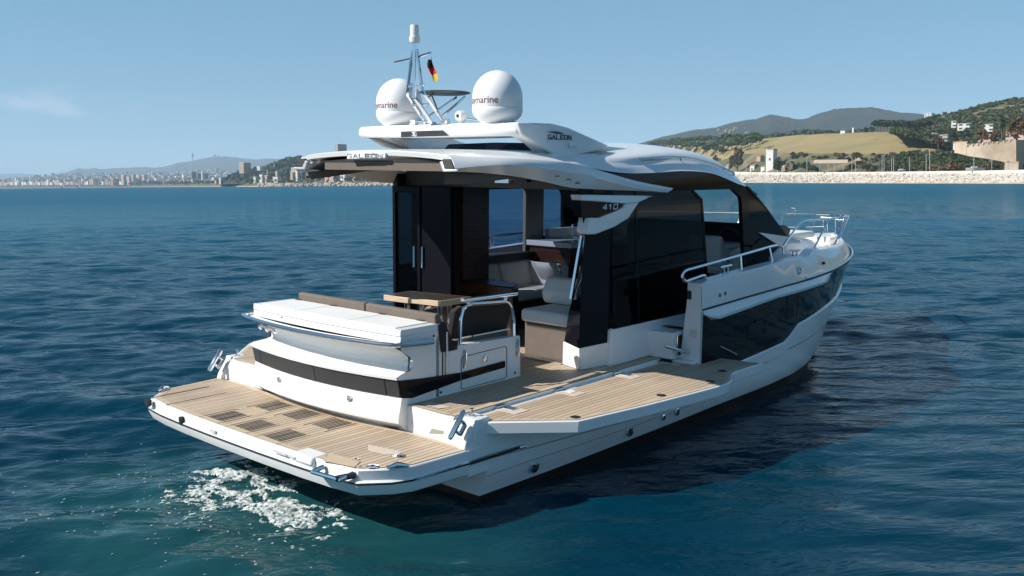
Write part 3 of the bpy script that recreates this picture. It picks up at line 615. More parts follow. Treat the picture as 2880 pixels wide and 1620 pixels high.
# ------------------------------------------------------------------ cabin shell
def ys_(z): return 1.53 - .085 * min(max((z - 1.1) / 1.65, 0), 1)      # half width of the cabin side at height z
def sidepoly(mb, pts, off=0.0, th=.02, mirror=False):
    for s in ((-1, 1) if mirror else (-1,)):
        mb.prism([(x, s * (ys_(z) + off), z) for x, z in pts], (0, -s * th, 0))
sill = MB(); sidepoly(sill, [(2.56, .738), (2.58, 1.13), (4.6, 1.13), (7.3, 1.5), (7.3, 1.2), (4.2, .738)], .0, .06, True)
sidepoly(sill, [(2.56, .738), (2.575, .985), (3.5, 1.02), (3.5, .738)], .012, .05, True)
for s in (-1, 1): sill.prism([(3.30, s * 1.50, .74), (3.30, s * 1.84, .74), (3.30, s * 1.84, 1.035), (3.27, s * 1.50, 1.035)], (.30, 0, 0))
silo = P('cabin_sill', sill, WHITE, bevel=.012)
for s in (-1, 1):
    st = MB(); st.box(3.40, 3.50, *sorted((s * 1.838, s * 1.846)), .77, .995); P('step_niche', st, RUBBER, silo)
    st = MB(); st.tube([(3.385, s * 1.848, .765), (3.385, s * 1.848, 1.0), (3.515, s * 1.848, 1.0), (3.515, s * 1.848, .765)], .008, 6); P('niche_frame', st, STEEL, silo)
# aft pillar (the port side is closed by the folded doors)
for s in (-1,):
    pi = MB(); secs = []
    for z, xa, xi, xf, yo, yi in ((.985, 2.11, 2.30, 2.62, 1.46, 1.12), (1.3, 2.125, 2.33, 2.62, 1.455, 1.15), (1.7, 2.15, 2.40, 2.64, 1.45, 1.22), (2.15, 2.19, 2.48, 2.66, 1.445, 1.26), (2.5, 2.12, 2.46, 2.66, 1.44, 1.24), (2.74, 2.02, 2.4, 2.66, 1.43, 1.20)):
        secs.append([(xa, s * yo, z), (xf, s * (yo + .03), z), (xf, s * yi, z), (xi, s * yi, z)])
    pi.loft(secs, True, True); pil = P('aft_pillar', pi, BLACKGEL, sharp=20, bevel=.008)
    pb = MB(); pb.loft([[(2.20, s * 1.415, .738), (2.68, s * 1.50, .738), (2.68, s * 1.10, .738), (2.30, s * 1.10, .738)], [(2.10, s * 1.47, .99), (2.625, s * 1.498, .99), (2.625, s * 1.11, .99), (2.295, s * 1.11, .99)]], True, True); P('pillar_base', pb, WHITE, pil, bevel=.012)
    tubes('pillar_hand_rail', [[(2.44, s * 1.225, 2.11), (2.33, s * 1.21, 1.60), (2.295, s * 1.21, 1.45)]], .02, parent=pil)
    br = MB(); br.box(2.33, 2.37, *sorted((s * 1.30, s * 1.34)), 1.42, 1.75); P('door_stop', br, RUBBER, pil)
    tr = MB(); o_ = .035
    UPA = [(2.06, 2.55), (2.24, 2.546), (3.49, 2.512), (3.33, 2.487), (3.10, 2.452), (2.84, 2.442), (2.25, 2.484), (2.085, 2.492)]
    LOA = [(2.175, 2.152), (2.30, 2.148), (2.62, 2.205), (2.885, 2.285), (3.10, 2.45), (2.842, 2.440), (2.80, 2.405), (2.70, 2.375), (2.36, 2.310), (2.195, 2.318), (2.15, 2.185)]
    for q in (UPA, LOA): tr.prism([(x, s * (ys_(z) + o_ - (.035 if x > 3.2 else 0)), z) for x, z in q], (0, -s * .14, 0))
    trm = P('pillar_trim', tr, WHITE, pil, bevel=.010)
    pn = MB(); sidepoly2 = [(2.10, 2.33), (2.36, 2.315), (2.70, 2.38), (2.83, 2.435), (2.25, 2.48), (2.08, 2.49)]
    pn.prism([(x, s * (ys_(z) + .012), z) for x, z in sidepoly2], (0, -s * .1, 0)); pnl = P('name_panel', pn, BLACKGEL, pil)
    if s < 0:
        tx = MB(); lettering(tx, '410', (2.45, -(ys_(2.4) + .013), 2.392), (1, 0, .0), (0, .03, 1), (0, -1, 0), .066, .048, .030, .011, italic=.25); P('model_number', tx, TXTSILVER, pil)
# side glazing: sliding panel, header band, fixed fore panel
GP = [(2.62, 1.13), (4.63, 1.13), (4.60, 1.61), (4.53, 2.22), (4.50, 2.44), (4.28, 2.56), (2.62, 2.56)]
HD = [(2.3, 2.56), (5.66, 2.56), (5.66, 2.58), (5.29, 2.645), (4.78, 2.75), (4.3, 2.785), (3.58, 2.765), (2.95, 2.745), (2.35, 2.77)]
FP = [(5.78, 1.20), (5.66, 2.56), (6.05, 2.38), (6.50, 2.10), (6.87, 1.885), (6.60, 1.70), (6.30, 1.60), (6.28, 1.2)]
sg = MB(); sidepoly(sg, GP, 0, .012); P('sliding_window', sg, SIDEGLASS)
sg = MB(); sidepoly(sg, [(x, z) for x, z in [(4.60, 1.13), (4.64, 1.13), (4.61, 1.62), (4.54, 2.23), (4.51, 2.45), (4.285, 2.575), (4.265, 2.55), (4.48, 2.43), (4.505, 2.22), (4.575, 1.61)]], .004, .03); sidepoly(sg, [(3.09, 1.13), (3.12, 1.13), (3.10, 2.56), (3.07, 2.56)], .003, .03); P('window_frame', sg, BLACKGEL)
sg = MB(); sidepoly(sg, HD, .004, .03, True); P('window_header', sg, DARKGLASS)
sg = MB(); sidepoly(sg, FP, 0, .012, True); P('fore_side_window', sg, DARKGLASS)
sg = MB(); sidepoly(sg, [(5.60, 1.13), (5.80, 1.13), (5.68, 2.56), (5.26, 2.56), (5.47, 2.46), (5.50, 2.40)], .004, .05, True); P('door_post', sg, BLACKGEL)
# port side: tinted windows between laminate posts
sg = MB(); 
sg.prism([(3.1, 1.47, 1.66), (4.64, 1.47, 1.62), (4.64, 1.44, 2.52), (3.1, 1.44, 2.52)], (0, .01, 0)); sg.prism([(5.02, 1.47, 1.80), (6.3, 1.47, 1.8), (6.0, 1.44, 2.5), (5.02, 1.44, 2.5)], (0, .01, 0)); P('port_window', sg, PORTGLASS)
sg = MB(); sg.box(4.63, 5.03, 1.40, 1.46, 1.6, 2.56); P('port_window_post', sg, TAUPELAM, bevel=.01)
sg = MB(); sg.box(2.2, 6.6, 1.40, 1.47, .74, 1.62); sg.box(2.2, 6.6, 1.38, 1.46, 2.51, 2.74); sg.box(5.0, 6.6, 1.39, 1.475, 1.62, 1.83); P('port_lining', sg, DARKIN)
tubes('port_side_rail', [[(3.0, 1.98, 1.78), (5.6, 1.86, 1.85)], [(4.47, 1.95, 1.82), (4.47, 1.95, 1.62)]], .0145)

# roof shell
RS = [(.645, [(1.10, 2.885), (1.02, 2.925), (.6, 2.955), (0, 2.972)]), (1.0, [(1.20, 2.88), (1.12, 2.92), (.7, 2.965), (0, 2.985)]), (1.5, [(1.33, 2.865), (1.24, 2.915), (.8, 2.975), (0, 2.995)]),
 (2.1, [(1.42, 2.83), (1.34, 2.885), (1.0, 2.965), (0, 3.0)]), (2.8, [(1.46, 2.765), (1.38, 2.855), (1.15, 2.955), (0, 3.03)]), (3.4, [(1.47, 2.765), (1.36, 2.865), (1.15, 2.99), (0, 3.08)]),
 (4.0, [(1.475, 2.785), (1.34, 2.895), (1.1, 3.03), (0, 3.12)]), (4.6, [(1.475, 2.765), (1.33, 2.885), (1.05, 3.04), (0, 3.135)]), (5.1, [(1.465, 2.685), (1.31, 2.83), (1.0, 3.01), (0, 3.12)]),
 (5.66, [(1.44, 2.562), (1.27, 2.715), (.92, 2.93), (0, 3.07)]), (6.2, [(1.32, 2.475), (1.14, 2.60), (.8, 2.82), (0, 2.975)]), (6.6, [(1.04, 2.505), (.92, 2.57), (.62, 2.72), (0, 2.85)]), (6.9, [(.62, 2.57), (.52, 2.595), (.3, 2.65), (0, 2.70)]), (6.98, [(.02, 2.61), (.01, 2.615), (.005, 2.62), (0, 2.62)])]
def cr_(p0, p1, p2, p3, t): return .5 * ((2 * p1) + (p2 - p0) * t + (2 * p0 - 5 * p1 + 4 * p2 - p3) * t * t + (3 * p1 - p0 - 3 * p2 + p3) * t ** 3)
def smooth_half(h, n=4):
    P_ = [Vector((0, y, z)) for y, z in h]; P_ = P_ + [Vector((0, -h[-2][0], h[-2][1]))]; P_ = [P_[0] * 2 - P_[1]] + P_
    out = []
    for i in range(1, len(h)):
        for k in range(n): q = cr_(P_[i - 1], P_[i], P_[i + 1], P_[i + 2], k / n); out.append((q.y, q.z))
    return out + [h[-1]]
ro = MB(); secs = []
for i in range(len(RS) - 1):
    a, b_ = RS[max(i - 1, 0)], RS[i]; c, d = RS[i + 1], RS[min(i + 2, len(RS) - 1)]
    for k in range(4):
        t = k / 4; x = b_[0] + (c[0] - b_[0]) * t
        hh = [(cr_(p[0], q[0], r_[0], w[0], t), cr_(p[1], q[1], r_[1], w[1], t)) for p, q, r_, w in zip(a[1], b_[1], c[1], d[1])]
        sm = smooth_half(hh); secs.append([(x, -y, z) for y, z in sm] + [(x, y, z) for y, z in sm[-2::-1]])
ro.loft(secs)
lip = [(.60 + .02, y, z - .0) for y, z in [(s * y, z) for s, hh in ((-1, RS[0][1]), (1, RS[0][1][-2::-1])) for y, z in hh]]
ro.loft([secs[0], [(.615, y * 1.0, z - .012) for _, y, z in secs[0]], [(.625, y * .985, z - .05) for _, y, z in secs[0]], [(.70, y * .97, z - .055) for _, y, z in secs[0]], [(.76, y * .9, z - .045) for _, y, z in secs[0]]])
roof = P('hardtop', ro, WHITE, sharp=38)
# ceiling and lining under the roof
ce = MB(); ce.loft([[(x, -w, z), (x, 0, z + .05), (x, w, z)] for x, w, z in ((.76, .98, 2.86), (1.5, 1.22, 2.80), (2.2, 1.38, 2.765), (2.9, 1.42, 2.735))]); P('cockpit_ceiling', ce, GREYGEL, roof)
ce = MB(); ce.box(2.34, 2.48, -1.42, 1.42, 2.585, 2.75); hdr = P('door_header', ce, mat('header_grey', (.09, .09, .088), .6), roof)
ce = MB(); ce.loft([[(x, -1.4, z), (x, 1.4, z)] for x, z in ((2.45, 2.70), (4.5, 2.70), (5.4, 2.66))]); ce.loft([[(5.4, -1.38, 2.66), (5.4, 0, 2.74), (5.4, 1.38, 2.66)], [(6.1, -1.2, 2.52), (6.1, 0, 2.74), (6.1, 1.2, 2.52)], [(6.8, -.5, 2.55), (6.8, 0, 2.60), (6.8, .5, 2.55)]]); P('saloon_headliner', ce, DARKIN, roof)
aw = MB(); aw.box(.665, .70, -1.0, .77, 2.775, 2.85); P('awning_roll', aw, FABRIC, roof); aw = MB(); aw.box(.66, .72, -1.0, .78, 2.852, 2.872); P('awning_slot', aw, RUBBER, roof)
for s in (-1, 1):
    va = MB(); va.loft([[(.72, s * 1.17, 2.745), (.72, s * 1.04, 2.745), (.70, s * 1.06, 2.67), (.70, s * 1.16, 2.67)], [(.95, s * 1.26, 2.76), (.95, s * 1.02, 2.765), (.93, s * 1.03, 2.695), (.93, s * 1.24, 2.69)], [(1.5, s * 1.36, 2.76), (1.5, s * 1.0, 2.80), (1.5, s * 1.0, 2.765), (1.5, s * 1.34, 2.74)], [(2.0, s * 1.42, 2.77), (2.0, s * 1.0, 2.80), (2.0, s * 1.0, 2.79), (2.0, s * 1.40, 2.76)]], True, True)
    if s > 0: P('side_blind', va, FABRIC, roof)
    else: 
        vb = MB(); vb.loft([[(.86, -.80, 2.745), (.86, -1.05, 2.745), (.84, -1.04, 2.66), (.84, -.80, 2.655)], [(1.10, -.98, 2.765), (1.10, -1.22, 2.76), (1.08, -1.18, 2.685), (1.08, -.98, 2.685)], [(1.6, -1.2, 2.775), (1.6, -1.34, 2.75), (1.6, -1.33, 2.745), (1.6, -1.2, 2.74)]], True, True); P('side_blind', vb, FABRIC, roof)
# flared roof wings
U_ = [(.625, 1.10, 2.905), (.9, 1.22, 2.902), (1.2, 1.33, 2.90), (1.6, 1.42, 2.88), (2.0, 1.47, 2.85), (2.45, 1.49, 2.775), (3.06, 1.49, 2.675), (3.79, 1.49, 2.592)]
L_ = [(.61, 1.175, 2.80), (.82, 1.26, 2.822), (1.13, 1.37, 2.838), (1.5, 1.455, 2.805), (1.9, 1.50, 2.765), (2.4, 1.515, 2.69), (3.0, 1.51, 2.60), (3.66, 1.50, 2.545)]
I_ = [(.63, 1.04, 2.775), (.9, 1.19, 2.765), (1.25, 1.29, 2.735), (1.6, 1.39, 2.68), (1.95, 1.44, 2.622), (2.45, 1.46, 2.595), (3.0, 1.47, 2.575), (3.64, 1.47, 2.54)]
T_ = [(.66, .95, 2.86), (.95, 1.08, 2.86), (1.3, 1.18, 2.85), (1.7, 1.28, 2.82), (2.05, 1.34, 2.78), (2.5, 1.38, 2.72), (3.06, 1.40, 2.64), (3.79, 1.44, 2.575)]
def cur(tab, n=5):
    P_ = [Vector(p) for p in tab]; P_ = [P_[0] * 2 - P_[1]] + P_ + [P_[-1] * 2 - P_[-2]]; out = []
    for i in range(1, len(P_) - 2):
        for k in range(n): out.append(cr_(P_[i - 1], P_[i], P_[i + 1], P_[i + 2], k / n))
    return out + [P_[-2]]
for s in (-1, 1):
    wg = MB(); rows = [cur(q) for q in (U_, L_, I_, T_)]
    mid = [a * .5 + b_ * .5 + Vector((0, .012, .004)) for a, b_ in zip(rows[0], rows[1])]
    wg.loft([[Vector((p.x, s * p.y, p.z)) for p in (u, m_, l_, i_, t_)] for u, m_, l_, i_, t_ in zip(rows[0], mid, rows[1], rows[2], rows[3])], True, True)
    wgo = P('roof_wing', wg, WHITE, roof, sharp=30)
    pt_ = MB(); pt_.prism([(.628, s * 1.02, 2.885), (.628, s * 1.115, 2.885), (.612, s * 1.175, 2.80), (.612, s * 1.06, 2.80)], (-.02, 0, 0)); P('wing_lamp', pt_, RUBBER, roof)
    pt_ = MB(); pt_.prism([(.60, s * .985, 2.86), (.60, s * 1.02, 2.865), (.59, s * 1.06, 2.795), (.59, s * 1.21, 2.795), (.60, s * 1.22, 2.775), (.60, s * 1.03, 2.77)], (.03, 0, 0)); P('wing_end', pt_, WHITE, roof, bevel=.006)
    sl_ = MB()
    for x, y, z in ((1.72, 1.445, 2.735), (1.88, 1.46, 2.70), (2.02, 1.468, 2.665)): sl_.box(x - .025, x + .025, *sorted((s * y, s * (y + .02))), z - .004, z + .004)
    P('drain_slot', sl_, RUBBER, roof)
    rl = MB(); rl.tube(arc([(3.28, s * 1.335, 2.875), (3.30, s * 1.345, 2.915), (3.96, s * 1.335, 2.945), (4.40, s * 1.33, 2.94), (5.04, s * 1.315, 2.87), (5.61, s * 1.28, 2.765), (5.63, s * 1.27, 2.73)], 4, .3), .013, 8)
    for x, y, z in ((4.2, 1.335, 2.945), (5.3, 1.30, 2.83)): rl.tube([(x, s * y, z), (x, s * (y - .01), z - .06)], .010, 6)
    P('roof_rail', rl, STEEL, roof)
bb = MB(); bb.prism([(.640, .31, 2.935), (.640, -.245, 2.945), (.60, -.25, 2.945), (.585, .31, 2.935)], (0, 0, -.055)); P('name_board', bb, WHITE, roof, bevel=.006)
tx = MB(); lettering(tx, 'GALEON', (.590, .300, 2.893), (.0, -1, .01), (-.05, 0, 1), (-1, 0, 0), .060, .038, .029, .0085); P('builder_name', tx, TXTGREY, roof)
nm = MB(); nm.box(.63, .74, -1.0, -.97, 2.77, 2.83) if False else nm.box(.80, .83, -.30, -.28, 2.82, 2.84); P('awning_button', nm, STEEL, roof)
spk = MB(); spk.lathe((1.75, .62, 2.775), [(.10, .02), (.10, -.012), (.001, -.014)], 20); P('loudspeaker', spk, RUBBER, roof)
hk = MB(); hk.box(1.55, 1.62, -.98, -.80, 2.66, 2.70); P('awning_bracket', hk, STEEL, roof); hk = MB(); hk.box(2.28, 2.32, -1.02, -.97, 2.62, 2.70); hk.box(2.25, 2.33, -.62, -.58, 2.66, 2.75); P('door_catch', hk, RUBBER, roof)
sr_ = MB(); sr_.loft([[(2.30, y, 3.0 - .05 * abs(y)) for y in (-.95, -.5, 0, .5, .75)], [(2.42, y, 3.085 - .02 * abs(y)) for y in (-.98, -.5, 0, .5, .72)], [(3.6, y, 3.115 - .02 * abs(y)) for y in (-.9, -.5, 0, .5, .9)]]); P('sunroof_glass', sr_, DARKGLASS, roof)
# windscreen
wt = [(5.70, -1.43, 2.555), (6.2, -1.315, 2.472), (6.6, -1.04, 2.50), (6.9, -.62, 2.565), (6.98, 0, 2.61), (6.9, .62, 2.565), (6.6, 1.04, 2.50), (6.2, 1.315, 2.472), (5.70, 1.43, 2.555)]
wb = [(6.92, -1.42, 1.875), (7.35, -1.24, 1.86), (7.75, -.98, 1.87), (8.1, -.55, 1.88), (8.2, 0, 1.89), (8.1, .55, 1.88), (7.75, .98, 1.87), (7.35, 1.24, 1.86), (6.92, 1.42, 1.875)]
wsn = MB(); wsn.loft([wt, wb]); wsc = P('windscreen', wsn, CLEARGLASS)
wf = MB()
for s in (-1, 1): wf.tube([(5.66, s * 1.452, 2.575), (6.2, s * 1.445, 2.29), (6.55, s * 1.435, 2.085), (6.90, s * 1.425, 1.87)], .028, 8)
wf.tube([Vector(p) + Vector((0, 0, -.0)) for p in wt], .018, 6); P('windscreen_frame', wf, RUBBER, wsc)

# radar arch with domes and mast
ar = MB()
cb = []
for y, xa, xf, z0, z1 in ((1.13, 1.40, 1.9, 3.125, 3.245), (.9, 1.42, 2.0, 3.125, 3.25), (.45, 1.43, 2.02, 3.118, 3.252), (0, 1.43, 2.02, 3.112, 3.253), (-.5, 1.44, 2.02, 3.115, 3.252), (-.9, 1.50, 2.02, 3.12, 3.25), (-1.06, 1.58, 2.1, 3.12, 3.248)):
    cb.append([(xa + .03, y, z0), (xa, y, z0 + .03), (xa + .015, y, z1 - .015), (xa + .05, y, z1), (xf, y, z1 + .005), (xf, y, z0)])
ar.loft(cb, True, True)
for s in (-1, 1):
    o_ = [(1.55, 3.246), (2.08, 3.255), (2.35, 3.225), (3.10, 3.055), (2.98, 3.01), (2.38, 2.93), (2.16, 2.935), (1.95, 3.01), (1.62, 3.12)]
    ar.prism([(x, s * (1.10 - .05 * (3.25 - z)), z) for x, z in o_], (0, s * -.16, 0))
    ar.prism([(x, s * 1.02, z) for x, z in ((1.75, 3.13), (2.05, 3.13), (2.5, 2.95), (2.1, 2.93))], (0, s * -.14, 0))
arch = P('radar_arch', ar, WHITE, bevel=.022, seg=3, sharp=50)
up = MB(); up.loft([[(1.45, 1.13, 3.23), (1.47, 1.04, 3.12), (1.55, .9, 3.03), (1.75, .8, 2.985)], [(1.9, 1.14, 3.2), (1.95, 1.08, 3.09), (2.0, .98, 3.02), (2.1, .85, 2.985)], [(2.6, 1.16, 3.08), (2.62, 1.1, 3.02), (2.6, 1.0, 2.985), (2.6, .9, 2.985)]]); P('arch_foot', up, WHITE, arch)
ins = MB(); ins.prism([(1.425, .43, 3.12), (1.425, .43, 3.18), (1.425, -.20, 3.182), (1.428, -.28, 3.125)], (-.012, 0, 0)); insp = P('arch_recess', ins, BLACKPANEL, arch)
cm = MB(); cm.lathe((1.40, .20, 3.15), [(.001, -.03), (.022, -.028), (.026, 0), (.026, .03), (.001, .03)], 14, 'x'); P('camera_pod', cm, WHITE, arch); cm = MB(); cm.lathe((1.367, .205, 3.15), [(.011, 0), (.011, -.004), (.001, -.004)], 12, 'x'); P('lens', cm, RUBBER, arch)
tx = MB(); lettering(tx, 'GALEON', (2.02, -1.0965, 3.098), (1, 0, .015), (.0, .05, 1), (0, -1, 0), .046, .042, .020, .0085, depth=.006); 
sw_ = [(1.99, 3.166), (2.05, 3.176), (2.14, 3.180), (2.22, 3.172), (2.28, 3.155), (2.22, 3.156), (2.16, 3.152), (2.10, 3.160), (2.05, 3.166)]
tx.prism([(x, -1.098, z) for x, z in sw_], (0, -.006, 0)); P('builder_emblem', tx, TXTBLUE, arch)
cm = MB(); cm.lathe((2.40, -1.125, 3.05), [(.001, -.05), (.028, -.045), (.03, .0), (.03, .03), (.001, .03)], 14, 'x'); cm.box(2.38, 2.42, -1.12, -1.08, 3.035, 3.065); P('camera_pod', cm, WHITE, arch)
def dome(y, label_):
    d = MB(); R_ = .252; prof = [(.001, 3.245), (.15, 3.246), (.17, 3.262), (.20, 3.285), (.238, 3.32), (R_, 3.36), (R_ + .002, 3.395), (R_ - .002, 3.40), (R_, 3.405), (R_, 3.50)]
    for k in range(1, 13): a_ = math.pi / 2 * k / 12; prof.append((max(R_ * math.cos(a_), .001), 3.50 + .268 * math.sin(a_)))
    d.lathe((1.66, y, 0), prof, 48); o_ = P('satellite_dome', d, mat('dome_white', (.82, .82, .82), .3, var=.02), None, sharp=50)
    cv = bpy.data.curves.new('dome_text', 'FONT'); cv.body = 'Raymarine'; cv.size = 1.0; cv.align_x = 'CENTER'
    to = bpy.data.objects.new('dome_text', cv); COL.objects.link(to)
    dg = bpy.context.evaluated_depsgraph_get(); me = bpy.data.meshes.new_from_object(to.evaluated_get(dg)); bpy.data.objects.remove(to)
    bm = bmesh.new(); bm.from_mesh(me); bmesh.ops.triangulate(bm, faces=bm.faces)
    bmesh.ops.subdivide_edges(bm, edges=[e for e in bm.edges if e.calc_length() > .15], cuts=1); bmesh.ops.triangulate(bm, faces=bm.faces)
    w_ = max(v.co.x for v in bm.verts) - min(v.co.x for v in bm.verts); sc_ = .40 / w_; t = MB(); t.v = []
    for v in bm.verts:
        an = math.pi + math.radians(-2) + v.co.x * sc_ / R_; z_ = 3.435 + v.co.y * sc_ * 1.05; t.v.append(Vector((1.66 + (R_ + .0025) * math.cos(an), y + (R_ + .0025) * math.sin(an), z_)))
    t.f = [[v.index for v in f.verts] for f in bm.faces]; t.m = [0] * len(t.f); bm.free()
    P('maker_name', t, TXTRED, o_, recalc=False); return o_
dome(-.73, ''); dome(.73, '')
ma = MB(); ma.tube([(1.215, 0, 3.50), (1.22, 0, 4.06)], .022, 12)
for y in (-.13, .12): ma.tube(arc([(1.22, y * .25, 3.98), (1.215, y * .9, 3.57), (1.235, y, 3.53), (1.50, y * 1.1, 3.25)], 3, .2), .016, 8)
ma.tube(arc([(1.215, 0, 3.55), (1.225, 0, 3.50), (1.46, 0, 3.25)], 3, .2), .02, 8); ma.tube([(1.30, -.13, 3.44), (1.30, .12, 3.44)], .011, 6); ma.tube([(1.215, .12, 3.62), (1.215, -.13, 3.62)], .009, 6)
ma.tube([(1.22, .30, 3.875), (1.22, 0, 3.90), (1.22, -.235, 3.935)], .013, 8)
ma.tube([(1.42, 0, 3.33), (1.80, -.02, 3.545)], .012, 6); ma.tube([(1.56, -.02, 3.32), (1.60, .15, 3.55)], .012, 6); ma.tube([(1.56, -.02, 3.32), (1.85, -.1, 3.55)], .012, 6); ma.tube([(1.3, -.1, 3.5), (1.45, -.03, 3.56)], .010, 6)
mast = P('signal_mast', ma, STEEL, arch)
pt_ = MB(); pt_.lathe((1.64, 0, 3.575), [(.001, -.012), (.22, -.012), (.27, .0), (.275, .008), (.26, .014), (.001, .014)], 32); P('antenna_plate', pt_, mat('plate_dark', (.10, .085, .075), .3, metal=.6), arch)
li = MB(); li.lathe((1.22, 0, 4.05), [(.001, 0), (.05, .0), (.055, .03), (.055, .055), (.045, .06), (.045, .15), (.04, .17), (.001, .175)], 20); P('anchor_light', li, mat('light_lens', (.75, .76, .74), .25), arch)
sl_ = MB(); sl_.lathe((1.52, -.36, 3.325), [(.001, -.05), (.045, -.048), (.055, -.03), (.055, .03), (.03, .06), (.001, .065)], 18, 'x'); sl_.tube([(1.53, -.36, 3.25), (1.53, -.36, 3.30)], .03, 10); P('search_light', sl_, WHITE, arch)
sl_ = MB(); sl_.lathe((1.47, -.36, 3.325), [(.018, 0), (.018, -.004), (.001, -.004)], 12, 'x'); P('lens', sl_, RUBBER, arch)
sl_ = MB(); sl_.box(1.45, 1.5, .25, .32, 3.25, 3.30); sl_.box(1.45, 1.5, -.22, -.15, 3.25, 3.30); sl_.lathe((1.30, -.01, 3.62), [(.001, 0), (.03, 0), (.035, .03), (.001, .05)], 12); P('horn', sl_, WHITE, arch); 
tubes('cable_rail', [arc([(1.45, .34, 3.26), (1.46, .30, 3.29), (1.46, .05, 3.275), (1.5, -.02, 3.26)], 3), [(1.55, -.40, 3.30), (1.62, -.62, 3.27)]], .008, parent=arch)
an_ = MB(); an_.tube([(1.70, -.93, 3.245), (1.70, -.93, 3.51)], .011, 8); P('whip_antenna', an_, WHITE, arch)
# flag flying from the spreader: a thing of its own
def flag():
    f = MB(); nx, nz = 9, 10
    base = Vector((1.22, -.225, 3.90)); 
    for k in range(nz + 1):
        for i in range(nx + 1):
            u, v = i / nx, k / nz
            f.v.append(base + Vector((.02 * math.sin(4 * u + 3 * v) + .03 * v, .015 * math.sin(6 * u) + .085 * u * (.35 + .65 * v) - .015 - .045 * v + .02 * math.sin(5 * v), -.235 * v - .03 * u * (1 - v) - .02 * math.sin(3.2 * u))))
    for k in range(nz):
        for i in range(nx): 
            a_ = k * (nx + 1) + i; f.f.append([a_, a_ + 1, a_ + nx + 2, a_ + nx + 1]); f.m.append(0 if k < 4 else 1 if k < 7 else 2)
    o_ = f.build('ensign_flag', [BLK, RED, GOLD], None, origin=TB @ base, recalc=False); return tag(o_, 'small black, red and gold flag hanging from the mast spreader', 'flag')
flag()

# ------------------------------------------------------------------ saloon
fl = MB(); fl.box(2.32, 7.6, -1.42, 1.40, .70, .735); P('saloon_floor', fl, FLOORIN)
dr = MB(); dr.box(2.18, 2.24, 1.40, 1.45, .745, 2.58); dr.box(2.18, 2.24, .965, 1.015, .745, 2.58); dr.box(2.18, 2.24, 1.0, 1.45, 2.50, 2.58); dr.box(2.18, 2.24, 1.0, 1.45, .745, .84); drs = P('folding_door', dr, BLACKGEL, bevel=.006)
dr = MB(); dr.box(2.20, 2.215, 1.0, 1.42, .82, 2.52); P('door_glass', dr, SIDEGLASS, drs)
dr = MB(); dr.box(2.20, 2.27, .47, .96, .745, 2.58); drs2 = P('folding_door', dr, BLACKGEL, bevel=.006)
tubes('door_handle', [[(2.16, 1.05, 1.62), (2.16, 1.05, 1.87)]], .012, parent=drs); tubes('door_handle', [[(2.18, .93, 1.62), (2.18, .93, 1.87)]], .014, parent=drs2)
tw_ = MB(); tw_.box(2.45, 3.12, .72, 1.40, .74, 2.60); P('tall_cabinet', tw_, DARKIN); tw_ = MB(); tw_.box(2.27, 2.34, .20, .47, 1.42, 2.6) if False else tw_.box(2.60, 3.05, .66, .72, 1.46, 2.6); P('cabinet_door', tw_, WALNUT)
lc = MB(); lc.prism([(2.62, .85, .74), (2.62, -.12, .74), (3.0, .12, .74), (3.1, .85, .74)], (0, 0, .70)); low = P('corner_cabinet', lc, WALNUT, bevel=.02); lc = MB(); lc.box(2.605, 2.63, .25, .55, .90, 1.31); P('television', lc, DARKIN, low)
so = MB(); so.box(3.3, 4.62, .80, 1.30, .74, 1.06); sof = P('sofa', so, WALNUT); so = MB(); so.box(3.3, 4.60, .72, 1.25, 1.06, 1.20); P('seat_cushion', so, SOFA, sof, bevel=.04, seg=3)
for x0, x1 in ((3.2, 3.85), (3.87, 4.55)): so = MB(); so.prism([(x0, 1.12, 1.19), (x0, 1.22, 1.53), (x0, 1.34, 1.53), (x0, 1.34, 1.19)], (x1 - x0, 0, 0)); P('backrest_cushion', so, SOFA, sof, bevel=.04, seg=3)
so = MB(); so.box(4.46, 4.62, .60, 1.2, 1.19, 1.50); P('backrest_cushion', so, SOFA, sof, bevel=.04, seg=3)
so = MB(); so.box(3.0, 4.66, 1.26, 1.40, 1.53, 1.63); P('sofa_ledge', so, DARKIN, sof)
ga = MB(); ga.box(4.68, 6.0, .64, 1.38, .74, 1.715); gal = P('galley', ga, WALNUT); ga = MB(); ga.box(4.64, 6.0, .60, 1.40, 1.715, 1.79); P('worktop', ga, COUNTER, gal, bevel=.008); ga = MB(); ga.box(5.04, 6.4, 1.30, 1.385, 1.79, 1.93); P('splash_back', ga, COUNTER, gal, bevel=.01)
ga = MB(); ga.box(4.70, 4.74, .72, 1.36, 1.79, 1.86); P('fiddle_rail', ga, CLEARGLASS, gal)
tubes('kitchen_tap', [arc([(5.0, .86, 1.79), (5.0, .86, 2.03), (5.12, .72, 2.03), (5.12, .72, 2.0)], 3, .25)], .014, parent=gal); tubes('soap_dispenser', [[(5.1, .82, 1.79), (5.1, .82, 1.89)]], .018, parent=gal)
cs = MB(); cs.box(2.42, 3.05, -1.10, -.47, .74, 1.12); com = P('companion_seat', cs, FABRIC, bevel=.015); cs = MB(); cs.box(2.36, 3.05, -1.14, -.45, 1.12, 1.265); P('seat_cushion', cs, VINYL, com, bevel=.045, seg=3, sub=0)
cs = MB(); cs.prism([(2.84, -1.08, 1.27), (2.80, -1.08, 1.40), (2.90, -1.08, 1.57), (3.02, -1.08, 1.57), (3.02, -1.08, 1.27)], (0, .70, 0)); P('backrest_cushion', cs, VINYL, com, bevel=.04, seg=3)
cs = MB(); cs.box(2.33, 2.37, -1.1, -.3, .74, .762); cs.box(2.27, 2.30, -1.1, 1.0, .74, .758); P('door_track', cs, BRUSHED)
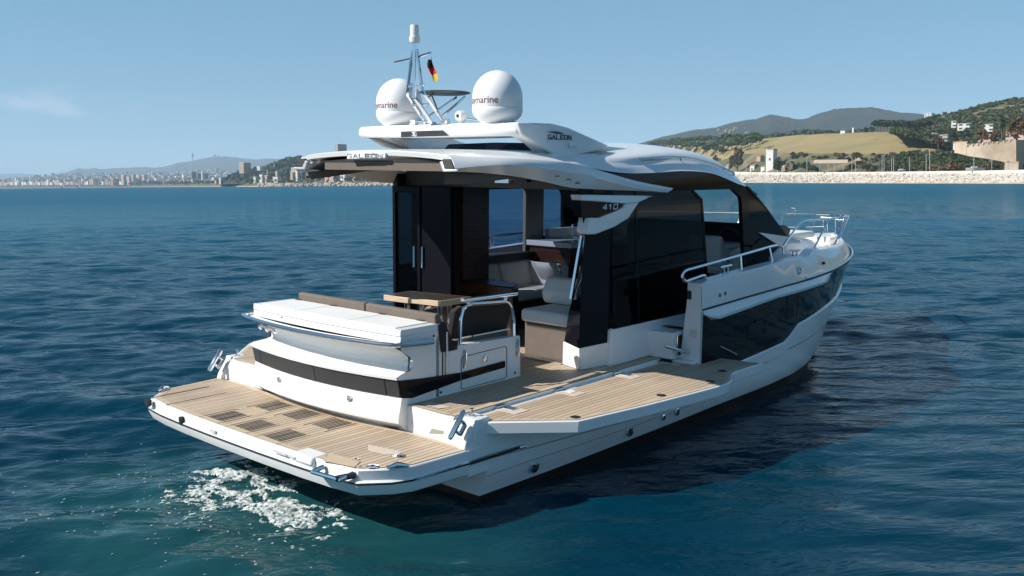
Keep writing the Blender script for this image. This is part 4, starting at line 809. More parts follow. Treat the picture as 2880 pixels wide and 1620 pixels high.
he = MB(); he.prism([(5.84, -1.02, 1.50), (5.80, -1.02, 1.75), (5.82, -1.02, 1.92), (5.90, -1.02, 1.90), (5.97, -1.02, 1.75), (5.98, -1.02, 1.50)], (0, .50, 0)); hel = P('helm_seat', he, VINYL, bevel=.035, seg=3)
he = MB(); he.box(5.88, 6.34, -1.02, -.52, 1.43, 1.57); P('seat_cushion', he, VINYL, hel, bevel=.045, seg=3)
he = MB(); he.box(5.97, 6.30, -1.06, -.98, 1.72, 1.775); P('arm_rest', he, VINYL, hel, bevel=.02); tubes('arm_bracket', [[(6.05, -1.01, 1.52), (6.17, -1.01, 1.73)]], .02, parent=hel); tubes('seat_pedestal', [[(6.08, -.77, .74), (6.08, -.77, 1.43)]], .07, parent=hel)
da = MB(); da.prism([(6.62, -1.38, 1.1), (6.60, -1.38, 1.90), (6.72, -1.38, 2.04), (7.1, -1.34, 2.02), (7.7, -1.15, 1.93), (7.9, -1.0, 1.6), (7.5, -1.3, 1.1)], (0, 2.4, 0)); das = P('dashboard', da, DARKIN)
da = MB(); da.tube([(6.50, -.77 + .17 * math.cos(t), 1.80 + .17 * math.sin(t)) if False else (6.55 - .06 * math.sin(t), -.77 + .18 * math.cos(t), 1.80 + .17 * math.sin(t)) for t in span(0, 2 * math.pi, 25)[:-1]], .014, 6, closed=True); da.tube([(6.50, -.95, 1.80), (6.50, -.59, 1.80)], .012, 6); P('steering_wheel', da, DARKIN, das); tubes('throttle', [[(6.5, -1.06, 1.78), (6.6, -1.08, 1.92)]], .012, parent=das)
# loose cushion on the sofa, a thing of its own
cu = MB(); n = 8
for s in (0, 1):
    for i in range(n + 1):
        for j in range(n + 1):
            u, v = i / n * 2 - 1, j / n * 2 - 1; t = (1 - u * u) ** .6 * (1 - v * v) ** .6; pin = 1 - .07 * (1 - abs(u * v))
            cu.v.append(Vector((4.38 + .06 + (s * 2 - 1) * .075 * t - .12 * v, .82 + .23 * u * pin, 1.37 + .17 * v * pin)))
for s in (0, 1):
    for i in range(n):
        for j in range(n):
            a_ = s * (n + 1) ** 2 + i * (n + 1) + j; cu.f.append([a_, a_ + 1, a_ + n + 2, a_ + n + 1]); cu.m.append(0)
tag(cu.build('throw_cushion', mat('pillow_linen', (.60, .58, .55), .9, var=.05, bump=.2, bscale=200), None, origin=TB @ Vector((4.4, .8, 1.2)), sharp=80), 'pale linen throw cushion propped in the corner of the cream saloon sofa', 'cushion')
# ------------------------------------------------------------------ the sea
HAZE = True
rs = np.random.RandomState(11)
VIEW = math.atan2(FW.y, FW.x)
WV = []
for i in range(72):
    lam = .26 * (6.0 / .26) ** (i / 71.0)
    ang = VIEW + .16 + rs.normal(0, .42) + (0.5 if i % 9 == 0 else 0)
    amp = .0047 * lam * (1.0 if lam < 1.5 else (1.5 / lam) ** .75) * rs.uniform(.6, 1.3)
    WV.append((2 * math.pi / lam * math.cos(ang), 2 * math.pi / lam * math.sin(ang), amp, rs.uniform(0, 6.28), lam))
def wave(x, y, res):
    z = np.zeros_like(x)
    for kx, ky, a, p, lam in WV:
        w_ = np.clip((lam / res - 2.4) / 2.4, 0, 1); ph = kx * x + ky * y + p
        z += a * w_ * (np.sin(ph) + .18 * np.sin(2 * ph + .6))
    return z
# calmer in the lee of the hull on the shore side
cx, cy = CAMW.x, CAMW.y
r_in = np.concatenate([.4 * 1.0045 ** np.arange(0, 1150), .4 * 1.0045 ** 1150 * 1.06 ** np.arange(1, 98)])
th = np.concatenate([VIEW + np.linspace(-.74, .74, 440), VIEW + .74 + (2 * math.pi - 1.48) * np.arange(1, 150) / 150]); na = len(th)
RR, TH = np.meshgrid(r_in, th, indexing='ij')
X = cx + RR * np.cos(TH); Y = cy + RR * np.sin(TH); RES = np.maximum(RR * .0048, .022) + np.where(np.abs((TH - VIEW + math.pi) % (2 * math.pi) - math.pi) > .75, RR * .02, 0)
bx, by = X, Y
lee = np.exp(-(np.maximum(np.abs(bx - 4.0) - 3.6, 0) / 1.8) ** 2) * np.exp(-(np.maximum(np.abs(by + 3.6) - 1.8, 0) / 1.6) ** 2)
Zw = wave(X, Y, RES) * np.clip(1 - (RR - 90) / 300, 0, 1) * (1 - .55 * lee)
nr = len(r_in); verts = np.stack([X, Y, Zw], -1).reshape(-1, 3)
ii = np.arange(nr - 1)[:, None] * na; jj = np.arange(na)[None, :]; jn = (jj + 1) % na
quads = np.stack([ii + jj, ii + na + jj, ii + na + jn, ii + jn], -1).reshape(-1, 4)
def np_mesh(name, verts, faces, material, smooth=True):
    me = bpy.data.meshes.new(name); n = len(faces); k = faces.shape[1]
    me.vertices.add(len(verts)); me.vertices.foreach_set('co', verts.astype(np.float32).ravel())
    me.loops.add(n * k); me.loops.foreach_set('vertex_index', faces.astype(np.int32).ravel())
    me.polygons.add(n); me.polygons.foreach_set('loop_start', (np.arange(n) * k).astype(np.int32)); me.polygons.foreach_set('loop_total', np.full(n, k, np.int32))
    me.polygons.foreach_set('use_smooth', np.full(n, smooth)); me.update(calc_edges=True); me.validate()
    me.materials.append(material); o = bpy.data.objects.new(name, me); COL.objects.link(o); return o
def water_mat():
    M = bpy.data.materials.new('sea_water'); M.use_nodes = True; t = M.node_tree; b = t.nodes['Principled BSDF']; N = t.nodes.new; L = t.links.new
    g = N('ShaderNodeNewGeometry')
    def noise(scale, sx, sy, rot, det=3, rough=.55, dist=0.0):
        mp = N('ShaderNodeMapping'); mp.inputs['Rotation'].default_value = (0, 0, rot); mp.inputs['Scale'].default_value = (sx, sy, 1)
        mp.vector_type = 'TEXTURE'; mp.inputs['Scale'].default_value = (1 / sx, 1 / sy, 1)
        L(g.outputs['Position'], mp.inputs[0]); n = N('ShaderNodeTexNoise'); n.inputs['Scale'].default_value = scale; n.inputs['Detail'].default_value = det; n.inputs['Roughness'].default_value = rough; n.inputs['Distortion'].default_value = dist
        L(mp.outputs[0], n.inputs[0]); return n.outputs[0]
    def mm(op, a, v, c=None):
        n = N('ShaderNodeMath'); n.operation = op
        for i, q in enumerate((a, v, c)):
            if q is None: continue
            if isinstance(q, (int, float)): n.inputs[i].default_value = q
            else: L(q, n.inputs[i])
        return n.outputs[0]
    n1 = noise(2.2, 1.0, .38, VIEW + .15, 4, .6, .3); n2 = noise(.55, 1.0, .4, VIEW - .12, 3); n3 = noise(.12, 1, .5, VIEW + .3, 3)
    hsum = mm('ADD', mm('MULTIPLY', n1, .05), mm('ADD', mm('MULTIPLY', n2, .16), mm('MULTIPLY', n3, .30)))
    bp = N('ShaderNodeBump'); bp.inputs['Strength'].default_value = 1.0; bp.inputs['Distance'].default_value = 1.0; L(hsum, bp.inputs['Height']); L(bp.outputs[0], b.inputs['Normal'])
    # aerated green water of the propeller wash (a stain with its own shape)
    sx = N('ShaderNodeSeparateXYZ'); L(g.outputs['Position'], sx.inputs[0])
    nn = noise(.9, 1, 1, 0, 4)
    dx = mm('MULTIPLY', mm('ADD', sx.outputs['X'], 1.35), .42); dy = mm('MULTIPLY', mm('ADD', sx.outputs['Y'], .5), .33)
    rad = mm('SQRT', mm('ADD', mm('MULTIPLY', dx, dx), mm('MULTIPLY', dy, dy)), 0); rad = mm('ADD', rad, mm('MULTIPLY', mm('SUBTRACT', nn, .5), 1.1))
    mr = N('ShaderNodeMapRange'); mr.interpolation_type = 'SMOOTHSTEP'; mr.inputs[1].default_value = 1.15; mr.inputs[2].default_value = .15; L(rad, mr.inputs[0])
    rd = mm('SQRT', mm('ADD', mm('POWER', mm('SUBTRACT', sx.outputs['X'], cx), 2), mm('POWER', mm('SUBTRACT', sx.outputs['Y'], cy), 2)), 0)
    off = N('ShaderNodeMapRange'); off.interpolation_type = 'SMOOTHSTEP'; off.inputs[1].default_value = 6; off.inputs[2].default_value = 90; L(rd, off.inputs[0]); oc = N('ShaderNodeMix'); oc.data_type = 'RGBA'; L(off.outputs[0], oc.inputs[0]); oc.inputs[6].default_value = (.0006, .027, .050, 1); oc.inputs[7].default_value = (.0015, .085, .150, 1)   # brighter look of far water painted into its colour, paler with camera distance
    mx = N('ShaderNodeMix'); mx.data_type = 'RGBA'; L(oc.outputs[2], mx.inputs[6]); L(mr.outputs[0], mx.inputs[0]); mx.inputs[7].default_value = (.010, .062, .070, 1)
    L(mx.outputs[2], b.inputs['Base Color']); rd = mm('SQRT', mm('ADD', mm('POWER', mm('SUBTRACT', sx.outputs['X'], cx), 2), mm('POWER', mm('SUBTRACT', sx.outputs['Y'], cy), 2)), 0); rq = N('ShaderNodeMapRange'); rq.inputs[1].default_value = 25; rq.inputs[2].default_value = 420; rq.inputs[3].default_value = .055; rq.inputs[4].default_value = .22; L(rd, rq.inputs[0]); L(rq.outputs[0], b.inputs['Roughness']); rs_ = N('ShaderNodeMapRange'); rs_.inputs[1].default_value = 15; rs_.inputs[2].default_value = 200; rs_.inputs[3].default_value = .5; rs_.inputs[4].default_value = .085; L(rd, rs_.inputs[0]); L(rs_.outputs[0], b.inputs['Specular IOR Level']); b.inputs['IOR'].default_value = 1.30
    # wave-tilted facets keep a real sea from mirroring the horizon: cap the grazing reflectance
    o = t.nodes['Material Output']; df = N('ShaderNodeBsdfDiffuse'); gl = N('ShaderNodeBsdfGlossy'); fr = N('ShaderNodeFresnel'); fr.inputs[0].default_value = 1.33; ms = N('ShaderNodeMixShader')
    col = b.inputs['Base Color'].links[0].from_socket; rgh = b.inputs['Roughness'].links[0].from_socket
    L(col, df.inputs[0]); L(rgh, gl.inputs['Roughness']); 
    for q in (df, gl, fr): L(bp.outputs[0], q.inputs['Normal'])
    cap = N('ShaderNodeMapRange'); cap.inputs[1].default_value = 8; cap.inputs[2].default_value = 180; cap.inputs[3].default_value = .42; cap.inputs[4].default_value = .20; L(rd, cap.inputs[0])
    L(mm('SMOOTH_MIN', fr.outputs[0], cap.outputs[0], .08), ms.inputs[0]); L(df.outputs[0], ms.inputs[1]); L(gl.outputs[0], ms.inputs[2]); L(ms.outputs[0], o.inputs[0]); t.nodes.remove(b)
    return M
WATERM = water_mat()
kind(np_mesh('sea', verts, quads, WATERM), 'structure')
# churned foam behind the swim platform
def vnoise(x, y, seed):
    r_ = np.random.RandomState(seed).rand(256, 256); xi, yi = np.floor(x).astype(int), np.floor(y).astype(int); fx, fy = x - xi, y - yi
    fx, fy = fx * fx * (3 - 2 * fx), fy * fy * (3 - 2 * fy); a = lambda i, j: r_[(xi + i) % 256, (yi + j) % 256]
    return (a(0, 0) * (1 - fx) + a(1, 0) * fx) * (1 - fy) + (a(0, 1) * (1 - fx) + a(1, 1) * fx) * fy
def fbm(x, y, seed, o=4):
    s, a, t = 0, 1, 0
    for k in range(o): s = s + a * vnoise(x * 2 ** k, y * 2 ** k, seed + k); t += a; a *= .55
    return s / t
def foam():
    st = .011; xs = np.arange(-3.4, -.2, st); ys = np.arange(-3.1, 2.0, st); GX, GY = np.meshgrid(xs, ys, indexing='ij')
    ca, sa = math.cos(VIEW), math.sin(VIEW); u = GX * ca + GY * sa; v = -GX * sa + GY * ca
    wx = fbm(u * 1.6, v * 1.6, 3) - .5; wy = fbm(u * 1.6 + 9, v * 1.6 + 4, 5) - .5
    n_ = fbm((u + wx * .9) * 4.6, (v + wy * .9) * 2.6, 21, 5); ridge = 1 - np.abs(2 * n_ - 1)
    fine = fbm(u * 26, v * 14, 40, 3)
    d1 = ((GX + .72) / .36) ** 2 + ((GY - .30) / .55) ** 2; d2_ = ((GX + .80) / .38) ** 2 + ((GY + .80) / .62) ** 2; d3 = ((GX + 1.15) / .75) ** 2 + ((GY + .35) / 1.35) ** 2
    den = .85 * np.exp(-d1) + .85 * np.exp(-d2_) + .62 * np.exp(-d3)
    val = ridge * .72 + fine * .28 + den * .30
    keep = (val > .985) & (den > .10)
    h_ = wave(GX, GY, np.full_like(GX, .05)) + .004 + np.clip(val - .985, 0, .3) * .10 + (fine - .5) * .02 * np.clip(den, 0, 1)
    bump_ = .035 * np.exp(-d1 * 2.2) + .02 * np.exp(-d2_ * 2.5); h_ = h_ + bump_ * fine
    idx = np.arange(GX.size).reshape(GX.shape); kc = keep[:-1, :-1] & keep[1:, :-1] & keep[:-1, 1:] & keep[1:, 1:]
    q = np.stack([idx[:-1, :-1][kc], idx[1:, :-1][kc], idx[1:, 1:][kc], idx[:-1, 1:][kc]], -1)
    used, inv = np.unique(q, return_inverse=True); V = np.stack([GX.ravel(), GY.ravel(), h_.ravel()], -1)[used]
    FM = mat('sea_foam', (.74, .80, .78), .7, var=.15, vscale=14, bump=.2, bscale=50)
    tr = FM.node_tree; b = tr.nodes['Principled BSDF']; n = tr.nodes.new('ShaderNodeTexNoise'); n.inputs['Scale'].default_value = 34; n.inputs['Detail'].default_value = 4
    r_ = tr.nodes.new('ShaderNodeMapRange'); r_.inputs[1].default_value = .34; r_.inputs[2].default_value = .60; r_.inputs[3].default_value = .0; r_.inputs[4].default_value = .78
    tc = tr.nodes.new('ShaderNodeTexCoord'); tr.links.new(tc.outputs['Object'], n.inputs[0]); tr.links.new(n.outputs[0], r_.inputs[0]); tr.links.new(r_.outputs[0], b.inputs['Alpha'])
    o = np_mesh('wake_foam', V, inv.reshape(q.shape), FM); kind(o, 'stuff'); tag(o, 'churned white foam spreading on the water behind the swim platform', 'foam')
    # flecks and droplets
    dr = MB()
    for k in range(420):
        a_ = rnd.gauss(0, 1); x, y = -1.25 + rnd.gauss(0, .6), -.4 + rnd.gauss(0, 1.1)
        if x > -.5: continue
        z = float(wave(np.array([x]), np.array([y]), np.array([.05]))[0]) + .006; s = rnd.uniform(.003, .011)
        dr.add([(x - s * 1.6, y, z), (x, y - s, z), (x + s * 1.6, y, z), (x, y + s, z), (x, y, z + s * .5)], [(0, 1, 4), (1, 2, 4), (2, 3, 4), (3, 0, 4)])
    o = dr.build('foam_flecks', FM, None, boat=False); kind(o, 'stuff'); tag(o, 'small white flecks and bubbles scattered round the propeller wash', 'foam')
foam()
# ------------------------------------------------------------------ coast, hills and town
FH = Vector((FW.x, FW.y, 0)).normalized(); RH = Vector((FH.y, -FH.x, 0)); FD = 2298.6
def pix(x, y, Z):                       # point at ground depth Z metres in the direction of a photo coordinate (2576 wide)
    d = FW * FD + RW * (x - 1288) + DW * (y - 724.5); t = Z / (d.x * FH.x + d.y * FH.y); return CAMW + d * t
def gnd(x, h, Z): p = pix(x, 460, Z); return Vector((p.x, p.y, h))
def hgt(x, y, Z): return pix(x, y, Z).z
def zs(x): return 1.0 / max(.00095 + .000002 * (min(x, 9000) - 1887), .0004)      # distance of the right-hand shoreline
def noisy(mt, c2, scale, fac=(.4, .6), detail=6):
    t = mt.node_tree; b = t.nodes['Principled BSDF']; n = t.nodes.new('ShaderNodeTexNoise'); n.inputs['Scale'].default_value = scale; n.inputs['Detail'].default_value = detail
    g = t.nodes.new('ShaderNodeNewGeometry'); t.links.new(g.outputs['Position'], n.inputs[0])
    r = t.nodes.new('ShaderNodeMapRange'); r.inputs[1].default_value, r.inputs[2].default_value = fac; t.links.new(n.outputs[0], r.inputs[0])
    x = t.nodes.new('ShaderNodeMix'); x.data_type = 'RGBA'; x.inputs[6].default_value = b.inputs['Base Color'].default_value[:]; x.inputs[7].default_value = (*c2, 1)
    t.links.new(r.outputs[0], x.inputs[0]); t.links.new(x.outputs[2], b.inputs['Base Color']); return mt
M_ROCK = noisy(mat('pale_rock', (.58, .53, .46), .9), (.40, .36, .31), .9); M_SAND = noisy(mat('beach_sand', (.50, .40, .28), .95), (.42, .33, .23), .05)
M_FIELD = noisy(noisy(mat('dry_grass', (.30, .225, .105), .95), (.22, .19, .08), .018, (.35, .65)), (.22, .19, .08), .018, (.38, .66)); M_SCRUBG = noisy(mat('scrub_ground', (.075, .082, .035), .95), (.20, .155, .085), .02, (.45, .62))
M_WALL = noisy(mat('whitewashed_wall', (.74, .70, .62), .85), (.60, .53, .42), .08, (.5, .75)); M_PLASTER = mat('white_plaster', (.72, .70, .66), .8); M_TERRA = mat('terracotta_roof', (.38, .19, .11), .85, var=.15, vscale=1)
M_FORT = noisy(mat('old_masonry', (.58, .47, .35), .9), (.36, .28, .20), .10, (.4, .7)); M_FARHILL = noisy(mat('wooded_far_hill', (.014, .024, .018), .95), (.034, .040, .024), .006, (.42, .6)); M_BLUEHILL = noisy(mat('distant_hill', (.016, .028, .022), .95), (.034, .044, .034), .002, (.4, .6))
M_PINE = noisy(mat('pine_needles', (.055, .10, .022), .8), (.10, .15, .035), .35); M_PINED = noisy(mat('dark_pine_needles', (.022, .040, .016), .8), (.045, .07, .024), .35); M_RUST = noisy(mat('autumn_leaves', (.17, .085, .035), .8), (.10, .07, .03), .5); M_BARK = mat('bark', (.11, .08, .06), .9); M_SHRUB = noisy(mat('shrub_leaves', (.035, .055, .018), .85), (.075, .085, .03), .12); M_PALM = mat('palm_fronds', (.06, .075, .03), .7)
M_POLE = mat('lamp_post_grey', (.42, .40, .37), .6); M_DRY = mat('dry_bush', (.17, .12, .06), .9); M_BEIGE = noisy(mat('beige_wall', (.52, .41, .29), .85), (.42, .33, .24), .15); M_DKWIN = mat('window_dark', (.02, .022, .026), .25)
# --- right-hand shore terrain
XS = [1500, 1560, 1620, 1680, 1740, 1800, 1860, 1920, 1980, 2040, 2100, 2160, 2220, 2280, 2340, 2400, 2460, 2520, 2576, 2660, 2760, 2900, 3100, 3400, 3900, 4800, 7000, 12000]
def fy(tab): return lambda x: lerp(x, tab)
BACK = fy([(1500, 405), (1640, 372), (1700, 362), (1780, 356), (1880, 352), (1940, 347), (2000, 340), (2080, 336), (2160, 333), (2230, 331), (2300, 333), (2335, 340), (2390, 352), (2440, 356), (2576, 350), (3000, 330)])
FOOT = fy([(1500, 452), (1640, 440), (1760, 420), (1830, 398), (1880, 386), (2000, 385), (2150, 387), (2260, 387), (2340, 386), (2440, 392), (2576, 388), (3000, 380)])
def th_(x, y, Z): return max(hgt(x, y, Z), 1.0)
def strip_mesh(name, rows, material, mid=5, jit=0.0, sharp=80):
    ts = []; xs2 = []
    for a, b_ in zip(XS, XS[1:]): xs2 += [a + (b_ - a) * k / 4 for k in range(4)]
    xs2.append(XS[-1]); mb = MB(); secs = []
    for k in range(len(rows) - 1):
        for q in range(mid):
            t = q / mid; sec = []
            for x in xs2:
                P0, P1 = rows[k](x), rows[k + 1](x); p = P0.lerp(P1, t); 
                if jit and (0 < q or k > 0): p = p + Vector((0, 0, (fbm(np.array([p.x * .03]), np.array([p.y * .03]), 77)[0] - .5) * jit))
                sec.append(p)
            secs.append(sec)
    secs.append([rows[-1](x) for x in xs2]); mb.loft(secs); return kind(mb.build(name, material, None, boat=False, sharp=sharp), 'structure')
TOPR = lambda x: hgt(min(x, 2700), 440.5 if x < 2100 else 440.5 + (x - 2100) * .001, zs(min(x, 2700)) + 14)
strip_mesh('beach', [lambda x: gnd(x, -1.5, zs(x) - 12), lambda x: gnd(x, .25, zs(x) + 1.5), lambda x: gnd(x, 1.2, zs(x) + 8), lambda x: gnd(x, TOPR(x), zs(x) + 15)], M_SAND, 3)
strip_mesh('promenade', [lambda x: gnd(x, TOPR(x) - .5, zs(x) + 14.5), lambda x: gnd(x, TOPR(x) + .2, zs(x) + 30), lambda x: gnd(x, th_(min(x, 2700), 434, zs(min(x, 2700)) + 60), zs(x) + 60)], mat('road_asphalt', (.20, .18, .16), .9), 2)
strip_mesh('scrub_slope', [lambda x: gnd(x, th_(min(x, 2700), 434, zs(min(x, 2700)) + 60), zs(x) + 58), lambda x: gnd(x, th_(min(x, 2700), 420, zs(min(x, 2700)) + 110), zs(x) + 110), lambda x: gnd(x, th_(min(x, 2700), FOOT(x), zs(min(x, 2700)) + 200), zs(x) + 200)], M_SCRUBG, 5, 3.0)
strip_mesh('dry_field_hill', [lambda x: gnd(x, th_(min(x, 2700), FOOT(x), zs(min(x, 2700)) + 200) - .2, zs(x) + 198), lambda x: gnd(x, th_(min(x, 2700), BACK(x) * .42 + FOOT(x) * .58, zs(min(x, 2700)) + 300), zs(x) + 300), lambda x: gnd(x, th_(min(x, 2700), BACK(x), zs(min(x, 2700)) + 430), zs(x) + 430), lambda x: gnd(x, th_(min(x, 2700), BACK(x) + 3, zs(min(x, 2700)) + 600), zs(x) + 600)], M_FIELD, 8, 2.0)
# green hill rising at the right
RID = fy([(2240, 330), (2290, 310), (2341, 293), (2379, 285), (2416, 278), (2472, 263), (2529, 251), (2576, 241), (2700, 222), (2900, 200), (3400, 190)])
mb = MB(); secs = []
HX = [2240 + 12 * k for k in range(30)] + [2620, 2700, 2800, 2950, 3200, 3600, 4400, 6000]
for q in range(13):
    t = q / 12; sec = []
    for x in HX:
        xx = min(x, 2700); Z0, Z1 = zs(x) + 240, zs(x) + 760; y0 = 372 + max(0, (2400 - xx)) * -.25 if xx < 2400 else 372; y1 = RID(xx)
        Z = Z0 + (Z1 - Z0) * t; y = y0 + (y1 - y0) * t; h_ = max(hgt(xx, y, zs(xx) + 240 + 520 * t), 1)
        if 0 < t < 1: h_ += (fbm(np.array([x * .02]), np.array([Z * .02]), 91)[0] - .5) * 8
        sec.append(gnd(x, h_, Z))
    secs.append(sec)
mb.loft(secs); kind(mb.build('green_hill', M_SCRUBG, None, boat=False, sharp=80), 'structure'); HILLSEC = secs
def ridge(name, pts, Z, base_y, material, depth=.35, rough=0.0, n=6, seed=1):
    r_ = random.Random(seed); P_ = []
    for (a, b_), (c, d) in zip(pts, pts[1:]): P_ += [(a + (c - a) * k / n, b_ + (d - b_) * k / n + r_.uniform(-rough, rough)) for k in range(n)]
    P_.append(pts[-1]); secs = []
    for t in (0, .2, .4, .6, .8, 1.0):
        secs.append([pix(x, base_y * (1 - t ** .8) + y * t ** .8 + (r_.uniform(-rough, rough) * 2 if 0 < t < 1 else 0), Z * (1 + depth * t)) for x, y in P_])
    secs.append([Vector((p.x, p.y, -20)) + FH * Z * .3 for p in secs[-1]]); mb = MB(); mb.loft(secs); return kind(mb.build(name, material, None, boat=False, sharp=80), 'structure')
E5 = lambda L: [(1610 + .375 * a, 214.7 + .375 * b_) for a, b_ in L]; E4 = lambda L: [(.3819 * a, 339.9 + .3819 * b_) for a, b_ in L]
ridge('wooded_hills', E5([(-240, 470), (-60, 410), (20, 382), (150, 345), (350, 300), (500, 285), (570, 262), (640, 245), (780, 225), (870, 195), (920, 200), (1000, 215), (1060, 228), (1110, 225), (1180, 195), (1300, 160), (1420, 150), (1560, 147), (1650, 165), (1740, 180), (1880, 190), (2000, 215), (2300, 240)]), 3000, 395, M_FARHILL, .5, .8, 5, 3)
ridge('distant_hills', E4([(120, 292), (250, 280), (330, 265), (430, 245), (520, 218), (570, 222), (620, 217), (660, 225), (700, 222), (750, 218), (850, 215), (950, 209), (1020, 215), (1100, 205), (1160, 186), (1200, 178), (1260, 172), (1330, 155), (1400, 143), (1480, 140), (1560, 148), (1640, 158), (1700, 160), (1760, 153), (1850, 157), (2000, 154), (2200, 165), (2500, 190), (3000, 230)]), 10500, 462, M_BLUEHILL, .25, .5, 5, 4)
ridge('faint_hills', E4([(-900, 262), (-300, 250), (0, 256), (120, 252), (200, 256), (300, 262), (420, 275), (600, 290)]), 17000, 464, M_BLUEHILL, .1, .3, 5, 5)
ridge('headland', E4([(1470, 312), (1500, 290), (1540, 265), (1570, 250), (1600, 240), (1640, 236), (1680, 238), (1720, 232), (1760, 216), (1800, 200), (1840, 184), (1880, 168), (1930, 158), (2000, 150), (2150, 128), (2300, 118), (2500, 130), (2800, 190), (3200, 280)]), 2300, 463, M_FARHILL, .25, .8, 5, 6)
# the low coast on the left: beach and ground for the town
mb = MB(); LX = [-1600, -800, -300, 0, 150, 300, 450, 560, 650, 720, 800, 900, 1000, 1120, 1300, 1500]
def zl(x): return lerp(x, [(-1600, 7000), (0, 5200), (300, 4600), (560, 2700), (620, 1900), (680, 1700), (1000, 1500), (1500, 1250)])
for nm, a, b_, h0, h1, mt in (('town_beach', -8, 45, -.8, 1.6, M_SAND), ('town_ground', 44, 1500, 1.5, 26, M_SCRUBG)):
    mb = MB(); mb.loft([[gnd(x, h0, zl(x) + a * (zl(x) / 2400)) for x in LX], [gnd(x, (h0 + h1) / 2, zl(x) + (a * .6 + b_ * .4) * (zl(x) / 2400)) for x in LX], [gnd(x, h1, zl(x) + b_ * (zl(x) / 2400)) for x in LX]]); kind(mb.build(nm, mt, None, boat=False), 'structure')
# --- rocks of the breakwater
def rocks(name, label, xs_rng, n, zf, hf, size, material, seed):
    r_ = random.Random(seed); mb = MB(); ico = bmesh.new(); bmesh.ops.create_icosphere(ico, subdivisions=1, radius=1); iv = [v.co.copy() for v in ico.verts]; ifc = [[v.index for v in f.verts] for f in ico.faces]; ico.free()
    for k in range(n):
        x = r_.uniform(*xs_rng); t = r_.random(); Z = zf(x, t); s = r_.uniform(.55, 1.3) * size * Z / 600; p = gnd(x, hf(x, t) + r_.uniform(-.3, .3) * s, Z); sc = Vector((r_.uniform(.7, 1.3), r_.uniform(.7, 1.3), r_.uniform(.5, .9))) * s; ro = Matrix.Rotation(r_.uniform(0, 6.28), 3, Vector((r_.uniform(-1, 1), r_.uniform(-1, 1), 1)).normalized())
        mb.add([p + ro @ Vector((v.x * sc.x, v.y * sc.y, v.z * sc.z)) * r_.uniform(.8, 1.15) for v in iv], ifc)
    o = mb.build(name, material, None, boat=False, sharp=10, recalc=False); kind(o, 'stuff'); tag(o, label, 'rocks')
rocks('rock_revetment', 'long bank of pale boulders between the sea and the white promenade wall', (1830, 2640), 2600, lambda x, t: zs(x) + 3.5 + 11 * t, lambda x, t: .2 + (TOPR(x) + .1) * t, 1.25, M_ROCK, 5)
rocks('shore_rocks', 'band of tan rocks along the water below the left hand town', (650, 1150), 500, lambda x, t: zl(x) + 20 * t - 5, lambda x, t: .2 + 3.0 * t, 1.5, noisy(mat('tan_rock', (.48, .39, .30), .9), (.34, .27, .2), .5), 6)
# --- promenade wall
wm_ = MB(); secs = []
for x in [1800 + 14 * k for k in range(60)] + [2700, 2800, 3000, 3400, 4200, 6000]:
    xx = min(x, 2700); zt = hgt(xx, lerp(xx, [(1800, 430), (1890, 433.5), (2000, 434), (2250, 432), (2450, 429.5), (2576, 427)]), zs(xx) + 16); a = gnd(x, TOPR(x) - 1.2, zs(x) + 15.6); 
    secs.append([a, Vector((a.x, a.y, zt)), Vector((a.x, a.y, zt)) + FH * .5 + RH * .5, a + FH * .5 + RH * .5])
wm_.loft(secs, True, True); w_ = wm_.build('promenade_wall', M_WALL, None, boat=False); tag(w_, 'long low whitewashed wall running along the promenade above the boulders', 'wall')
